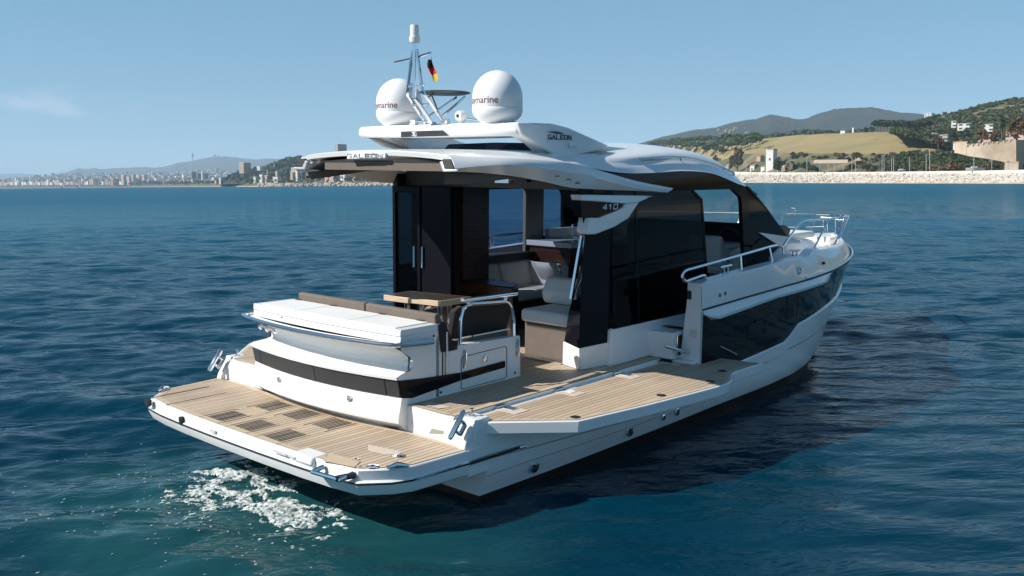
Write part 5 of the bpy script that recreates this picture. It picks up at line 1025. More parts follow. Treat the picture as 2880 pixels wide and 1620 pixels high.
# --- vegetation
def leafball(mb, c, r, n, sz, r_, flat=1.0):
    for k in range(n):
        v = Vector((r_.gauss(0, 1), r_.gauss(0, 1), r_.gauss(0, 1))).normalized() * r * r_.uniform(.55, 1.0); v.z *= flat; p = c + v
        a = Vector((r_.gauss(0, 1), r_.gauss(0, 1), r_.gauss(0, .7))).normalized(); b_ = a.cross(Vector((r_.gauss(0, 1), r_.gauss(0, 1), r_.gauss(0, 1)))).normalized(); s = sz * r_.uniform(.6, 1.4)
        mb.add([p + a * s, p + b_ * s * .8, p - a * s, p - b_ * s * .8], [(0, 1, 2, 3)])
PROTO = {}
def tree_proto(key, name, crown_mat, seed):
    r_ = random.Random(seed); root = bpy.data.objects.new(name, None); COL.objects.link(root); c = MB(); t = MB()
    if key.startswith('pine'):      # umbrella pine, 1 unit tall
        t.tube([(0, 0, -.06), (.02, .01, .35), (.0, .03, .66)], [.032, .025, .016], 6)
        for k in range(5): a_ = k * 1.26 + r_.random(); t.tube([(.01, .02, .45 + .03 * k), (.2 * math.cos(a_), .2 * math.sin(a_), .70)], [.014, .006], 5)
        for k in range(11): a_ = r_.uniform(0, 6.28); d = r_.uniform(.0, .33); leafball(c, Vector((d * math.cos(a_), d * math.sin(a_), .76 - d * .35 + r_.uniform(-.07, .06))), r_.uniform(.17, .25), 80, .07, r_, .72)
    elif key.startswith('round'):
        t.tube([(0, 0, -.06), (.01, 0, .25), (.0, .02, .5)], [.035, .028, .016], 6)
        for k in range(4): a_ = k * 1.57 + r_.random(); t.tube([(.0, .0, .28), (.18 * math.cos(a_), .18 * math.sin(a_), .55)], [.018, .007], 5)
        for k in range(13): a_ = r_.uniform(0, 6.28); d = r_.uniform(0, .27); leafball(c, Vector((d * math.cos(a_), d * math.sin(a_), r_.uniform(.36, .86) - d * .35)), r_.uniform(.11, .19), 48, .05, r_)
    elif key.startswith('palm'):
        t.tube([(0, 0, -.06), (.01, 0, .4), (.0, 0, .74)], [.032, .026, .026], 7)
        for k in range(26):
            a_ = k * 2.4; el = r_.uniform(-.5, 1.1); L = r_.uniform(.24, .32); d = Vector((math.cos(a_) * math.cos(el), math.sin(a_) * math.cos(el), math.sin(el))); sd = Vector((-math.sin(a_), math.cos(a_), 0)) * .035; p0 = Vector((0, 0, .75)); p1 = p0 + d * L * .55; p2 = p0 + d * L - Vector((0, 0, .10)); c.add([p0, p1 + sd, p2, p1 - sd, p1 + Vector((0, 0, .02))], [(0, 1, 4), (1, 2, 4), (2, 3, 4), (3, 0, 4)])
    else:                            # low bush
        t.tube([(0, 0, -.1), (0, 0, .35)], [.04, .02], 5)
        for k in range(10): a_ = r_.uniform(0, 6.28); d = r_.uniform(0, .5); leafball(c, Vector((d * math.cos(a_), d * math.sin(a_), r_.uniform(.25, .7) - d * .4)), r_.uniform(.18, .3), 40, .075, r_)
    tr = t.build('trunk', M_BARK, root, boat=False); cr_o = c.build('crown', crown_mat, root, boat=False, recalc=False, sharp=1); PROTO[key] = [root, tr, cr_o, False]
for k, (nm, mt) in {'pine1': ('umbrella_pine', M_PINE), 'pine2': ('umbrella_pine', M_PINE), 'pined': ('umbrella_pine', M_PINED), 'round_rust': ('autumn_tree', M_RUST), 'round_green': ('leafy_tree', M_PINED), 'palm': ('palm_tree', M_PALM), 'bush': ('bush', M_SHRUB), 'bush_dry': ('bush', M_DRY)}.items(): tree_proto(k, nm, mt, hash(k) % 1 + len(k) * 7 + ord(k[-1]))
def plant(key, x, ytop, ybase, Z, label, cat, group=None, wide=1.0):
    root, tr, cr_o, used = PROTO[key]; base = pix(x, ybase, Z); h_ = max(hgt(x, ytop, Z) - base.z, .5)
    if not used: PROTO[key][3] = True; o = root
    else:
        o = root.copy(); COL.objects.link(o)
        for ch in (tr, cr_o): c = ch.copy(); COL.objects.link(c); c.parent = o
    o.location = base; o.scale = (h_ * wide, h_ * wide, h_); o.rotation_euler = (0, 0, rnd.uniform(0, 6.28)); tag(o, label, cat, group); return o
g_lab = 'green umbrella pine in the dense grove at the left of the dry field'
for k in range(110):
    t = rnd.random(); x = 1640 + 276 * (k + rnd.random()) / 110; top = lerp(x, E5([(100, 385), (200, 365), (400, 335), (560, 328), (700, 335), (790, 318), (830, 345)])); bot = lerp(x, E5([(100, 400), (300, 430), (560, 470), (640, 430), (760, 412), (830, 370)]))
    r0 = t * max(bot - top - 12, 0); yb = top + 13 + r0; plant(('pine1', 'pine2', 'pine1', 'pined')[k % 4], x, yb - rnd.uniform(15, 19), yb, zs(x) + 425 - 200 * t, g_lab, 'tree', 'pines of the grove left of the dry field', 1.7)
for k in range(20):
    x = 2203 + 130 * (k + rnd.random() * .8) / 20; yb = 331 + rnd.uniform(-1, 1.5); plant('pined', x, yb - rnd.uniform(24, 33), yb, zs(x) + 445, 'tall dark umbrella pine in the clump on top of the dry field', 'tree', 'tall pines on top of the dry field', 1.25)
for x, yt, yb, lab in ((1855, 365, 437, 'large rust brown tree beside the white tower house'), (2360, 338, 372, 'rust brown tree at the right edge of the dry field'), (2468, 319, 366, 'russet tree behind the battlemented wall'), (2500, 326, 362, 'smaller russet tree right of the bare trunked one behind the wall'), (2556, 288, 362, 'large orange brown tree at the right behind the fort'), (2585, 292, 362, 'orange brown tree at the far right edge of the picture')):
    Z = zs(x) + (45 if x < 1900 else 150 if x < 2400 else 120); plant('round_rust', x, yt, yb, Z, lab, 'tree', None, 1.15 if x > 1900 else .85)
for x, yt, yb, lab in ((2473, 291, 345, 'tall palm at the left of the pair behind the russet trees'), (2520, 292, 362, 'tall palm standing over the battlemented wall'), (2168, 392, 431, 'palm with drooping fronds beside the straw parasol'), (2193, 394, 432, 'palm right of the one beside the straw parasol')): plant('palm', x, yt, yb, zs(x) + (110 if x > 2300 else 60), lab, 'palm tree', None, 1.0)
for x, yt, yb, lab, wd in ((1800, 388, 420, 'dark round tree between the pine grove and the rust brown tree', 1.0), (1958, 392, 436, 'dark evergreen just right of the white tower', 1.0), (2051, 413, 434, 'dark hedge like tree before the flat roofed shed', 1.6), (2395, 322, 352, 'green tree below the white villas', 1.2), (2425, 318, 352, 'second green tree right of the one below the white villas', 1.2), (2418, 352, 384, 'dark tree hugging the left end of the battlemented wall', 1.3), (2180, 318, 334, 'small round green tree left of the tall pine clump', 1.3), (1962, 420, 434, 'dark rounded shrub at the foot of the white tower', .9), (2265, 378, 404, 'yellow green tree at the foot of the dry field', 1.5)): plant('round_green', x, yt, yb, zs(x) + (40 if yb > 410 else 170 if yb > 365 else 330), lab, 'tree', None, wd)
sl_ = 'low green bush on the slope behind the promenade'; 
for k in range(190):
    x = 1985 + 565 * (k + rnd.random()) / 190; t = rnd.random(); yb = 432 - 44 * t; Z = zs(x) + 60 + 135 * t
    if 2040 < x < 2140 and t < .6: continue
    plant('bush' if rnd.random() < .72 else 'bush_dry', x, yb - rnd.uniform(5, 12), yb + 1, Z, sl_ if True else '', 'bush', 'low bushes on the slope behind the promenade', 1.9)
for x, yt, yb, lab in ((2392, 402, 430, 'large brown dry bush behind the promenade wall'), (2475, 408, 428, 'brown dry bush right of the boat on the promenade'), (2350, 412, 431, 'smaller dry bush left of the large brown one')): plant('bush_dry', x, yt, yb, zs(x) + 38, lab, 'bush', None, 1.9)
# mass of dark scrub: one object over the slope and the green hill
def scrub():
    r_ = random.Random(9); mb = MB()
    def blob(p, s): 
        for k in range(3): leafball(mb, p + Vector((r_.uniform(-.6, .6) * s, r_.uniform(-.6, .6) * s, s * .25)), s * .62, 13, s * .34, r_, .7)
    for k in range(1700):
        i = r_.randrange(len(HX) - 8); q = r_.randrange(12); t = r_.random(); u = r_.random(); a, b_ = HILLSEC[q][i].lerp(HILLSEC[q][i + 1], u), HILLSEC[q + 1][i].lerp(HILLSEC[q + 1][i + 1], u); p = a.lerp(b_, t)
        if fbm(np.array([p.x * .012]), np.array([p.y * .012]), 55)[0] < .30: continue
        blob(p, r_.uniform(2.2, 5.2) if q < 11 else r_.uniform(2.5, 4.5))
    for k in range(420):
        t = r_.random(); x = lerp(t, [(0, 2225), (.35, 2330), (.7, 2430), (1, 2520)]) + r_.uniform(-14, 14); yy = r_.uniform(0, 1); y = lerp(x, [(2220, 408), (2270, 388), (2310, 381), (2400, 378), (2460, 398), (2530, 412)]) * (1 - yy) + 428 * yy; blob(pix(x, y, zs(x) + 60 + 110 * (1 - yy)), r_.uniform(1.6, 3.2))
    o = mb.build('hillside_scrub', M_SHRUB, None, boat=False, recalc=False, sharp=1); kind(o, 'stuff'); tag(o, 'dark green scrub covering the hillside on the right', 'scrub')
scrub()
def wood(name, label, pts, n, Z, s0, s1, material, seed, below=26):
    r_ = random.Random(seed); mb = MB()
    for k in range(n):
        x = r_.uniform(pts[0][0], pts[-1][0]); yt = lerp(x, pts); y = yt + r_.random() ** 1.4 * below; zz = Z * (1 + .25 * max(0, 1 - (y - yt) / 40)); leafball(mb, pix(x, y, zz), r_.uniform(s0, s1), 12, s1 * .5, r_, .8)
    o = mb.build(name, material, None, boat=False, recalc=False, sharp=1); kind(o, 'stuff'); tag(o, label, 'wood')
wood('headland_wood', 'dark wood covering the headland below the lone tower block', E4([(1480, 310), (1540, 268), (1600, 244), (1680, 238), (1760, 218), (1880, 168), (1990, 150)]), 520, 2250, 7, 13, M_PINED, 4, 28)
wood('ridge_wood', 'dark tree line along the crest behind the dry field', E5([(830, 348), (960, 338), (1100, 312), (1250, 322), (1400, 322), (1560, 300)]), 170, 1500, 5, 8, M_PINED, 5, 5)
# --- buildings
def facade(name, col, wx, wz, frac=.45, dark=(.05, .055, .065)):
    M = mat(name, col, .8); t = M.node_tree; b = t.nodes['Principled BSDF']; tc = t.nodes.new('ShaderNodeTexCoord'); s = t.nodes.new('ShaderNodeSeparateXYZ'); t.links.new(tc.outputs['Object'], s.inputs[0])
    def mm(op, a, v=None):
        n = t.nodes.new('ShaderNodeMath'); n.operation = op
        for i, q in enumerate((a, v)):
            if q is None: continue
            if isinstance(q, (int, float)): n.inputs[i].default_value = q
            else: t.links.new(q, n.inputs[i])
        return n.outputs[0]
    u = mm('FRACT', mm('MULTIPLY', mm('ADD', s.outputs['X'], mm('MULTIPLY', s.outputs['Y'], 1.0)), 1 / wx)); v = mm('FRACT', mm('MULTIPLY', s.outputs['Z'], 1 / wz)); k = mm('MULTIPLY', mm('LESS_THAN', u, .5), mm('LESS_THAN', v, frac)); x = t.nodes.new('ShaderNodeMix'); x.data_type = 'RGBA'; t.links.new(k, x.inputs[0]); x.inputs[6].default_value = (*col, 1); x.inputs[7].default_value = (*dark, 1); t.links.new(x.outputs[2], b.inputs['Base Color']); return M
F_BEIGE = facade('beige_block', (.50, .38, .26), 5, 3.2); F_WHITE = facade('white_block', (.68, .66, .62), 5, 3.3); F_GREY = facade('grey_block', (.42, .40, .38), 6, 3.2); F_BLUE = facade('blue_glass_block', (.16, .20, .26), 5, 3.4, .6); F_PINK = facade('pink_block', (.58, .42, .36), 5, 3.2); F_RED = facade('brick_block', (.36, .20, .14), 5, 3.2)
def block(name, label, xl, xr, yt, yb, Z, material, split=.6, roof=None, cat='building', group=None, yaw=.6):
    if xl > 1700 and yb > 400: Z = max(Z, zs(xl) + 62)
    elif xl < 1100: Z = max(Z, zl(xl) + 70)
    w = (xr - xl) / FD * Z; a = split * w / math.cos(yaw); b_ = (1 - split) * w / math.sin(yaw); c = pix(xl + (xr - xl) * split, yb, Z); hh = max(hgt(xl, yt, Z) - c.z, 1.5)
    d1 = (-RH * math.cos(yaw) + FH * math.sin(yaw)); d2 = (RH * math.sin(yaw) + FH * math.cos(yaw)); root = thing(name, c, label, cat, group); o = Vector((0, 0, 0)); dn_ = Vector((0, 0, -max(1.0, hh * .12))); up_ = Vector((0, 0, hh)); mb = MB()
    base = [o + dn_, o + d1 * a + dn_, o + d1 * a + d2 * b_ + dn_, o + d2 * b_ + dn_]; mb.prism(base, up_ - dn_); wl = mb.build('wall', material, root, boat=False) if False else None
    me = MB(); me.v = [p + c for p in mb.v]; me.f = mb.f; me.m = mb.m; me.build('wall', material, root, boat=False)
    rf = MB()
    if roof == 'gable':
        e = .4; P_ = [o - d1 * e - d2 * e, o + d1 * (a + e) - d2 * e, o + d1 * (a + e) + d2 * (b_ + e), o - d1 * e + d2 * (b_ + e)]; P_ = [p + up_ for p in P_]; m1, m2 = (P_[0] + P_[3]) / 2 + Vector((0, 0, hh * .22)), (P_[1] + P_[2]) / 2 + Vector((0, 0, hh * .22)); rf.add([p + c for p in P_ + [m1, m2]], [(0, 1, 5, 4), (2, 3, 4, 5), (0, 4, 3), (1, 2, 5), (0, 1, 2, 3)]); rf.build('roof', M_TERRA, root, boat=False)
    else:
        P_ = [o - d1 * .15 - d2 * .15, o + d1 * (a + .15) - d2 * .15, o + d1 * (a + .15) + d2 * (b_ + .15), o - d1 * .15 + d2 * (b_ + .15)]; rf.prism([p + up_ + c for p in P_], (0, 0, max(.35, hh * .04))); rf.build('roof', roof or M_PLASTER, root, boat=False)
    return root, c, d1, d2, a, b_, hh
def win(root, c, d, n_, u, z, w, h, material=M_DKWIN):
    mb = MB(); p = c + d * u + Vector((0, 0, z)) + n_ * .06; mb.prism([p, p + d * w, p + d * w + Vector((0, 0, h)), p + Vector((0, 0, h))], -n_ * .12); mb.build('window', material, root, boat=False)
# the white house with a square tower
zt_ = zs(1950) + 28
B = block('tower_house', 'white house with a tall square tower above the promenade wall', 1929, 1961, 379.5, 434, zt_, M_PLASTER, .47, None)
root, c, d1, d2, a, b_, hh = B; n1, n2 = -d2, -d1
win(root, c, d1, n1, a * .35, hh * .56, a * .22, hh * .11); win(root, c, d2, n2, b_ * .5, hh * .52, b_ * .16, hh * .09); win(root, c, d2, n2, b_ * .3, hh * .1, b_ * .18, hh * .12)
mb = MB(); T_ = Vector((0, 0, hh * 1.04)); q = [c + T_ + d1 * (a * .55), c + T_ - d1 * .2, c + T_ + d2 * (b_ + .2) - d1 * .2, c + T_ + d2 * (b_ + .2) + d1 * a * .55]; mb.prism([q[0], q[1], q[1] + Vector((0, 0, hh * .05)), q[0] + Vector((0, 0, hh * .02))], d2 * (b_ + .3)); mb.build('lean_to_roof', M_TERRA, root, boat=False)
for u in (0, .4, .8): mb = MB(); p = c + d1 * (a * (.05 + u)) + T_; mb.prism([p, p + d1 * a * .14, p + d1 * a * .14 + Vector((0, 0, hh * .05)), p + Vector((0, 0, hh * .05))], d2 * .6); mb.build('merlon', M_PLASTER, root, boat=False)
B = block('white_cottage', 'low white cottage with a terracotta roof at the foot of the tower', 1915, 1943, 419, 435, zt_ - 8, M_PLASTER, .3, 'gable'); root, c, d1, d2, a, b_, hh = B
for u in (.45, .7): win(root, c, d2, -d1, b_ * u, hh * .4, b_ * .1, hh * .25)
B = block('small_white_house', 'small white gabled house left of the terracotta cottage', 1888, 1914, 416, 435, zt_ - 4, M_PLASTER, .35, 'gable'); root, c, d1, d2, a, b_, hh = B; win(root, c, d2, -d1, b_ * .35, hh * .3, b_ * .16, hh * .45); win(root, c, d1, -d2, a * .4, hh * .3, a * .25, hh * .35)
block('white_annex', 'flat roofed white annex right of the tower', 1958, 1986, 419, 434, zt_ + 8, M_PLASTER, .5)
block('beige_shed', 'long beige walled shed behind the promenade wall', 1966, 2036, 421, 435, zs(2000) + 24, M_BEIGE, .12, mat('pale_roof', (.55, .44, .34), .9), yaw=.35)
block('retaining_wall', 'dark stone retaining wall behind the beige shed', 1986, 2050, 411, 424, zs(2010) + 50, mat('dark_stone', (.20, .165, .13), .9), .12, mat('dark_stone_top', (.26, .22, .18), .9), 'wall', yaw=.35)
block('tile_roofed_pavilion', 'small terracotta roofed pavilion left of the white tower', 1905, 1930, 392, 404, zt_ + 60, M_BEIGE, .3, 'gable'); block('brick_hut', 'low hut with a tiled roof below the rust brown tree', 1826, 1848, 415, 428, zt_ + 30, M_BEIGE, .3, 'gable')
# open shed on posts
root = thing('open_shed', pix(2090, 434, zs(2090) + 30), 'open sided shed with a wide pale roof on thin posts', 'shed'); Zq = zs(2090) + 30; mb = MB(); A_, B_ = pix(2046, 412, Zq), pix(2132, 411.5, Zq); A2, B2 = pix(2048, 403.5, Zq + 14), pix(2133, 403, Zq + 14); mb.prism([A_, B_, B2, A2], (0, 0, .5)); mb.build('roof', mat('shed_roof', (.56, .43, .32), .9), root, boat=False)
for x in (2062, 2084, 2099, 2121): mb = MB(); mb.tube([pix(x, 436, Zq), pix(x, 411, Zq)], .18, 6); mb.build('post', M_POLE, root, boat=False)
mb = MB(); mb.box(-1, 1, -1, 1, 0, 1); root = None
block('shed_back_wall', 'brown back wall standing in the shade of the open shed', 2050, 2130, 420, 434, Zq + 16, mat('brown_wall', (.20, .14, .10), .9), .06, yaw=.3, cat='wall')
# straw parasol
Zq = zs(2165) + 34; root = thing('straw_parasol', pix(2160, 434, Zq), 'conical straw parasol beside the palms', 'parasol'); p = pix(2160, 396, Zq); mb = MB(); r_ = 10 / FD * Zq; mb.lathe((p.x, p.y, p.z), [(.05, 0), (r_ * .6, -r_ * .45), (r_, -r_ * .8), (.05, -r_ * .75)], 12); mb.build('canopy', mat('straw', (.45, .33, .18), .9), root, boat=False); mb = MB(); mb.tube([pix(2160, 434, Zq), p], .15, 6); mb.build('pole', M_BARK, root, boat=False)
# lamp posts and poles along the promenade
for x, yt, lab in ((1877, 415, 'short lamp post just left of the white houses'), (2030, 398, 'thin pole behind the beige shed'), (2143, 401, 'slim pole right of the open shed'), (2152, 396, 'slim pole next to the straw parasol'), (2219, 391, 'left pole of the tall pair right of the palms'), (2224, 390, 'right pole of the tall pair right of the palms'), (2243, 397, 'left pole of the second pair of poles'), (2248, 397, 'right pole of the second pair of poles'), (2288, 396, 'single wooden pole halfway along the wall'), (2330, 386, 'left post of the double electricity pole'), (2339, 380, 'right post of the double electricity pole'), (2450, 385, 'grey lamp post above the boat on the promenade'), (2495, 397, 'small pole with a sign by the fort'), (2536, 398, 'signal post near the fort doorway')):
    Z = zs(x) + 20; root = thing('lamp_post' if x in (1877, 2219, 2224, 2450) else 'utility_pole', pix(x, 434, Z), lab, 'lamp post' if x in (1877, 2219, 2224, 2450) else 'pole'); mb = MB(); p = pix(x, yt, Z); mb.tube([pix(x, 436, Z), p], .16 * Z / 500, 6); mb.build('post', M_POLE, root, boat=False)
    if x in (1877, 2219, 2224, 2450): mb = MB(); q = p + RH * 1.2; mb.tube([p, q], .12, 5); mb.box(min(p.x, q.x), max(p.x, q.x), min(p.y, q.y), max(p.y, q.y), p.z - .1, p.z + .15); mb.build('lamp_head', M_POLE, root, boat=False)
    elif x in (2495, 2536, 2330): mb = MB(); q = p - Vector((0, 0, 1.6)); mb.tube([q - RH * .8, q + RH * .8], .22, 5); mb.build('cross_arm', M_POLE, root, boat=False)
# boat laid up on the promenade
Zq = zs(2453) + 19; p = pix(2453, 428, Zq); root = thing('small_boat', p, 'small white boat laid up behind the promenade wall', 'boat'); L = 48 / FD * Zq; mb = MB(); secs = []
for t in span(-1, 1, 9): w_ = .9 * (1 - abs(t) ** 2.5) + .05; secs.append([p + RH * (t * L / 2) + FH * s * w_ + Vector((0, 0, z)) for s, z in ((-1, 1.3), (-.6, .1), (0, -.3), (.6, .1), (1, 1.3))])
mb.loft(secs); mb.build('hull', M_PLASTER, root, boat=False); mb = MB(); q = p + Vector((0, 0, 1.1)); mb.prism([q - RH * L * .2 - FH * .5, q + RH * L * .1 - FH * .5, q + RH * L * .1 + FH * .5, q - RH * L * .2 + FH * .5], (0, 0, .9)); mb.build('cabin', M_PLASTER, root, boat=False)
# battlemented wall of the old fort
Zq = zs(2500) + 85; root = thing('fort_wall', pix(2480, 385, Zq), 'old sandstone wall with battlements on the slope at the right', 'wall')
mb = MB(); top = [(2407, 367), (2415, 362), (2421, 361), (2431, 358.5)]; 
wp = [(2406, 358, 379, 0), (2431, 357, 385, -6), (2432, 366, 386, -6), (2475, 362, 392, -14), (2520, 358, 400, -18), (2556, 352, 410, -22), (2565, 352, 412, 10), (2640, 352, 412, 22)]
secs = []
for x, yt, yb, dz in wp: a_, b2 = pix(x, yb + 6, Zq + dz), pix(x, yt, Zq + dz); secs.append([a_, b2, b2 + FH * 2.5, a_ + FH * 2.5])
mb.loft(secs, True, True); mb.build('wall', M_FORT, root, boat=False)
for x, yt in ((2437, 365.5), (2451, 364.4), (2464, 363.3), (2477, 361.8), (2490, 360.7), (2502, 359.6), (2514, 358.6), (2530, 356.5), (2545, 354)):
    mb = MB(); dz = lerp(x, [(2431, -6), (2475, -14), (2520, -18), (2556, -22)]); a_, b2 = pix(x - 4.2, yt + 1.5, Zq + dz), pix(x + 4.2, yt + 1.2, Zq + dz); mb.prism([a_, b2, b2 + Vector((0, 0, 4.4 / FD * Zq)), a_ + Vector((0, 0, 4.4 / FD * Zq))], FH * 1.6); mb.build('merlon', M_FORT, root, boat=False)
block('fort_tower', 'squat sandstone bastion of the fort at the right edge', 2536, 2620, 408, 432, zs(2560) + 30, M_FORT, .3, M_FORT)
B = block('fort_gatehouse', 'tile roofed house at the left end of the battlemented wall', 2406, 2440, 358, 372, Zq + 6, M_PLASTER, .75, 'gable')
for xl, xr, yt, yb, lab, mt in ((2396, 2412, 305, 318, 'small white villa on the wooded slope', F_WHITE), (2416, 2457, 311, 325, 'wide white villa above the green trees', F_WHITE), (2482, 2510, 313, 328, 'pale blue roofed villa between the palms', F_WHITE), (2468, 2510, 340, 362, 'cream house just behind the battlements', F_PINK), (2545, 2620, 330, 356, 'cream house behind the orange trees at the right edge', F_PINK), (2315, 2365, 336, 343, 'low retaining wall by the road above the field', M_WALL), (2367, 2396, 340, 352, 'grey terrace below the white villas', F_GREY)): block('villa' if 'villa' in lab or 'house' in lab else 'terrace_wall', lab, xl, xr, yt, yb, zs(xl) + 330 if yb < 350 else zs(xl) + 190, mt, .55)
block('hilltop_building', 'long cream building on the crest at the end of the green hill', 2330, 2366, 284, 294, 2100, F_WHITE, .4); block('white_farmhouse', 'white farm building on the crest of the dry field', 2116, 2146, 329.5, 336, zs(2130) + 440, M_PLASTER, .3); block('white_turret', 'small white turret beside the farm building on the crest', 2144, 2150, 322, 335, zs(2146) + 442, M_PLASTER, .5)
for k in range(18):
    x = rnd.choice([rnd.uniform(1800, 1900), rnd.uniform(1800, 1860)]); y = rnd.uniform(324, 338) - (x - 1800) * .03; w = rnd.uniform(2, 6); block('hill_house', 'small pale house in the village on the wooded hillside', x, x + w, y - rnd.uniform(1.5, 3.5), y, 2700 - (340 - y) * -5, rnd.choice([M_BEIGE, F_PINK, F_GREY, M_BEIGE]), .55, M_BEIGE, 'house', 'village houses on the wooded hillside')
# parked cars on the road above the field
for x, y, lab, mt in ((2333, 342, 'dark blue car parked on the road above the dry field', mat('blue_car', (.03, .05, .12), .3)), (2350, 340, 'silver car parked right of the dark blue one', mat('silver_car', (.5, .51, .53), .3)), (2268, 430, 'white car parked behind the promenade wall', mat('white_car', (.7, .7, .7), .3))):
    Z = zs(x) + (300 if y < 400 else 24); p = pix(x, y, Z); root = thing('parked_car', p, lab, 'car'); L = 4.3 if y > 400 else 7; mb = MB(); mb.prism([p + RH * a_ * L + Vector((0, 0, z * L / 4.3)) - FH * .9 for a_, z in ((-.5, .3), (-.5, .8), (-.3, .9), (-.18, 1.4), (.15, 1.4), (.3, .95), (.5, .8), (.5, .3))], FH * 1.8); mb.build('body', mt, root, boat=False)
    for a_ in (-.3, .3): mb = MB(); q = p + RH * a_ * L + Vector((0, 0, .33)); mb.tube([q - FH * .95, q + FH * .95], .33 * L / 4.3, 10); mb.build('wheel', RUBBER, root, boat=False)
# --- left-hand town: named landmarks
def L4(xl, xr, yt, yb): return .3819 * xl, .3819 * xr, 339.9 + .3819 * yt, 339.9 + .3819 * yb
for q, Z, mt, lab, sp in (((1568, 1640, 184, 246), 2450, F_BEIGE, 'lone tall beige tower block on the wooded headland', .55), ((2204, 2272, 60, 104), 2500, F_GREY, 'grey tower block showing above the yacht roof', .35), ((724, 790, 286, 328), 4300, F_RED, 'reddish brick apartment block at the left end of the tower group', .35), ((790, 826, 265, 322), 4300, F_BEIGE, 'tallest beige block of the waterfront tower group', .75), ((833, 861, 277, 322), 4350, F_PINK, 'pink grey block right of the tallest beige one', .7), ((862, 890, 262, 300), 4700, F_BEIGE, 'beige tower behind the pink grey block', .6), ((898, 930, 268, 302), 4750, F_GREY, 'grey slab right of the beige tower', .6), ((930, 962, 263, 305), 4700, F_PINK, 'pinkish tower at the right end of the group', .65), ((1255, 1290, 242, 284), 4300, F_BLUE, 'bluish office tower left of the wooded headland', .3), ((1290, 1350, 252, 286), 4300, F_BLUE, 'long bluish office slab beside the bluish tower', .2), ((1325, 1345, 246, 310), 3700, F_WHITE, 'narrow white block before the bluish offices', .5), ((1440, 1470, 282, 318), 2700, F_WHITE, 'white block on the shore left of the headland', .5), ((1390, 1430, 280, 300), 3300, F_WHITE, 'small white block beside the shore trees', .5),
  ((1665, 1700, 275, 312), 1750, F_WHITE, 'white terraced villa at the left of the shore villas', .6), ((1705, 1745, 262, 316), 1760, F_WHITE, 'tall white terraced villa on the rocky shore', .6), ((1740, 1775, 268, 318), 1750, F_PINK, 'cream stepped villa beside the white terraced one', .6), ((1790, 1848, 276, 308), 1740, F_WHITE, 'wide white villa with a flat roof on the shore', .7), ((1812, 1840, 238, 276), 1900, F_PINK, 'cream house high above the white villas', .55), ((1908, 1945, 245, 290), 1850, F_BEIGE, 'beige apartment house beside the blue one', .6), ((1945, 1980, 238, 296), 1840, F_WHITE, 'white apartment house left of the blue one', .5), ((1980, 2022, 243, 290), 1840, F_BLUE, 'blue grey apartment house above the rocks', .2), ((1912, 1998, 213, 246), 2000, F_PINK, 'pink apartment row on the slope under the headland', .5), ((1690, 1730, 206, 230), 2400, F_WHITE, 'pale round building on the headland right of the tower block', .6), ((2130, 2230, 262, 302), 1700, F_PINK, 'long cream building seen under the yacht roof', .7), ((2235, 2300, 262, 300), 1720, F_WHITE, 'white building right of the long cream one', .6), ((2300, 2380, 268, 300), 1720, F_BEIGE, 'beige house seen under the yacht roof edge', .5), ((1502, 1570, 312, 326), 2200, F_WHITE, 'low white beach restaurant at the foot of the headland', .7), ((1410, 1440, 300, 318), 2900, F_PINK, 'cream chalet near the low beach restaurant', .5)):
    xl, xr, yt, yb = L4(*q); block('tower_block' if 'tower' in lab or 'block' in lab or 'slab' in lab else 'apartment_house' if 'house' in lab or 'row' in lab else 'shore_building', lab, xl, xr, yt, yb, Z, mt, sp)
for (x, yt, yb, Z, r_, lab, nm) in ((1268, 96, 172, 10400, 6, 'slender telecom tower on the distant blue ridge', 'telecom_tower'), (1214, 265, 325, 4200, 4, 'tall brick chimney behind the beach', 'chimney'), (1762, 228, 275, 1900, 1.6, 'thin stone chimney above the white villas', 'chimney'), (1807, 185, 208, 2500, 1.5, 'thin white mast on the headland', 'mast')):
    x, _, yt, yb = L4(x, x, yt, yb); mb = MB(); A_, B_ = pix(x, yb + 2, Z), pix(x, yt, Z); mb.tube([A_, A_.lerp(B_, .42), A_.lerp(B_, .45), A_.lerp(B_, .66), A_.lerp(B_, .7), B_] if nm == 'telecom_tower' else [A_, B_], [r_, r_, r_ * 2.6, r_ * 2.6, r_ * .6, r_ * .3] if nm == 'telecom_tower' else [r_, r_ * .7], 8); tag(mb.build(nm, M_POLE if nm != 'chimney' else M_BEIGE, None, boat=False, origin=A_), lab, nm.replace('_', ' '))
x, x2, yt, yb = L4(1410, 1440, 126, 143); Z = 10400; root = thing('hilltop_church', pix(x, yb, Z), 'church with twin turrets on the crest of the distant blue ridge', 'church')
for a_, b_, c_, n_ in ((1408, 1422, 134, 'nave'), (1412, 1417, 124, 'spire'), (1437, 1442, 128, 'spire')): xa, xb, y1, _ = L4(a_, b_, c_, 0); mb = MB(); p, q = pix(xa, yb + 1, Z), pix(xb, yb + 1, Z); mb.prism([p, q, q + FH * 20, p + FH * 20], (0, 0, hgt(xa, y1, Z) - p.z)); mb.build(n_, M_BEIGE, root, boat=False)
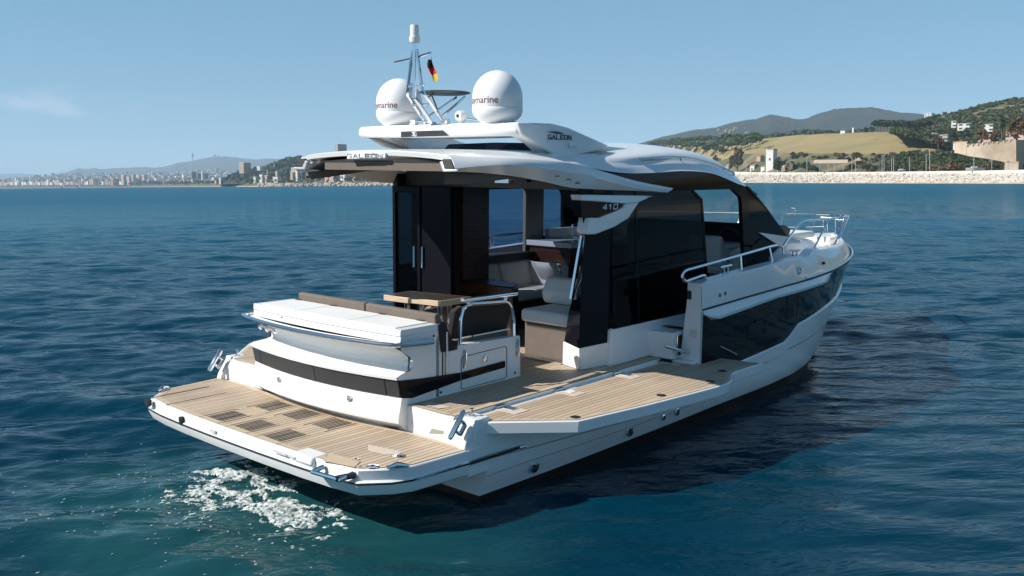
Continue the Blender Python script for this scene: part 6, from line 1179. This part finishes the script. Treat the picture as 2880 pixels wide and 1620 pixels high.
# the mass of the far city
def city():
    r_ = random.Random(21); mb = MB(); mats = [M_PLASTER, M_BEIGE, mat('city_brown', (.30, .22, .17), .9), mat('city_grey', (.34, .33, .32), .9), mat('city_pink', (.48, .36, .30), .9)]
    for k in range(2600):
        x = r_.uniform(-30, 600); t = r_.random() ** 1.5; ytop = lerp(x, [(-30, 452), (150, 440), (300, 438), (450, 436), (560, 432), (600, 436)]); y = 468.5 - (x * .0095) - 3 - (468 - ytop - 5) * t; Z = lerp(t, [(0, 4700), (.3, 5600), (1, 8800)]); Z = max(Z, zl(x) + 140)
        w = r_.uniform(10, 38) * (1 if r_.random() < .85 else 1.8); h_ = r_.uniform(6, 15) * (1 if r_.random() < .9 else 1.9); p = pix(x, y, Z); p.z -= 4; a_ = r_.uniform(.2, 1.2); d1 = RH * math.cos(a_) + FH * math.sin(a_); d2 = FH * math.cos(a_) - RH * math.sin(a_); mb.cm = r_.choice([0, 0, 1, 2, 3, 3, 4]); mb.prism([p, p + d1 * w, p + d1 * w + d2 * 14, p + d2 * 14], (0, 0, h_ + 4))
    o = mb.build('distant_city', mats, None, boat=False, recalc=False); kind(o, 'stuff'); tag(o, 'hazy mass of small pale city buildings below the distant blue hills', 'city')
    mb = MB()
    for k in range(620):
        x = r_.uniform(-30, 1000); Z = zl(x) + r_.uniform(60, 500) * zl(x) / 3000; y = 468.5 - x * .0095 - r_.uniform(2, 9 if x < 600 else 16); leafball(mb, pix(x, y, Z), r_.uniform(3, 7) * Z / 3500, 10, 3.2 * Z / 3500, r_, .6)
    o = mb.build('town_trees', M_PINED, None, boat=False, recalc=False, sharp=1); kind(o, 'stuff'); tag(o, 'dark trees and gardens scattered among the far town buildings', 'trees')
city()
for x, lab in ((412, 'small sailing boat off the left hand beach'), (518, 'second small sailing boat right of the first off the beach')):
    x, _, yt, yb = L4(x, x, 318, 345); Z = 4200; p = pix(x, 470.6 - .0095 * x, Z); p.z = 0; root = thing('sailing_boat', p, lab, 'sailing boat'); mb = MB(); mb.loft([[p + RH * t * 9 + FH * s * 2 * (1 - t * t) + Vector((0, 0, z)) for s, z in ((-1, 2.2), (0, -.5), (1, 2.2))] for t in span(-1, 1, 7)]); mb.build('hull', M_PLASTER, root, boat=False); mb = MB(); mb.tube([p, p + Vector((0, 0, 26))], .5, 5); mb.build('mast', M_POLE, root, boat=False); mb = MB(); mb.prism([p + Vector((0, 0, 3)) + RH * .8, p + Vector((0, 0, 25)) + RH * .5, p + Vector((0, 0, 3)) + RH * 9], FH * .3); mb.build('sail', M_PLASTER, root, boat=False)
# --- the sea air
if HAZE:
    hz = MB(); hz.box(-27000, 27000, -27000, 27000, -4.2, 900); M = bpy.data.materials.new('sea_haze'); M.use_nodes = True; t = M.node_tree; t.nodes.clear(); o_ = t.nodes.new('ShaderNodeOutputMaterial'); v = t.nodes.new('ShaderNodeVolumePrincipled'); v.inputs['Color'].default_value = (.66, .84, 1.0, 1); v.inputs['Density'].default_value = 6.5e-5; v.inputs['Anisotropy'].default_value = 0.0; t.links.new(v.outputs[0], o_.inputs['Volume'])
    o = hz.build('haze', M, None, boat=False); kind(o, 'stuff'); tag(o, 'pale sea haze softening the far hills and town', 'haze')
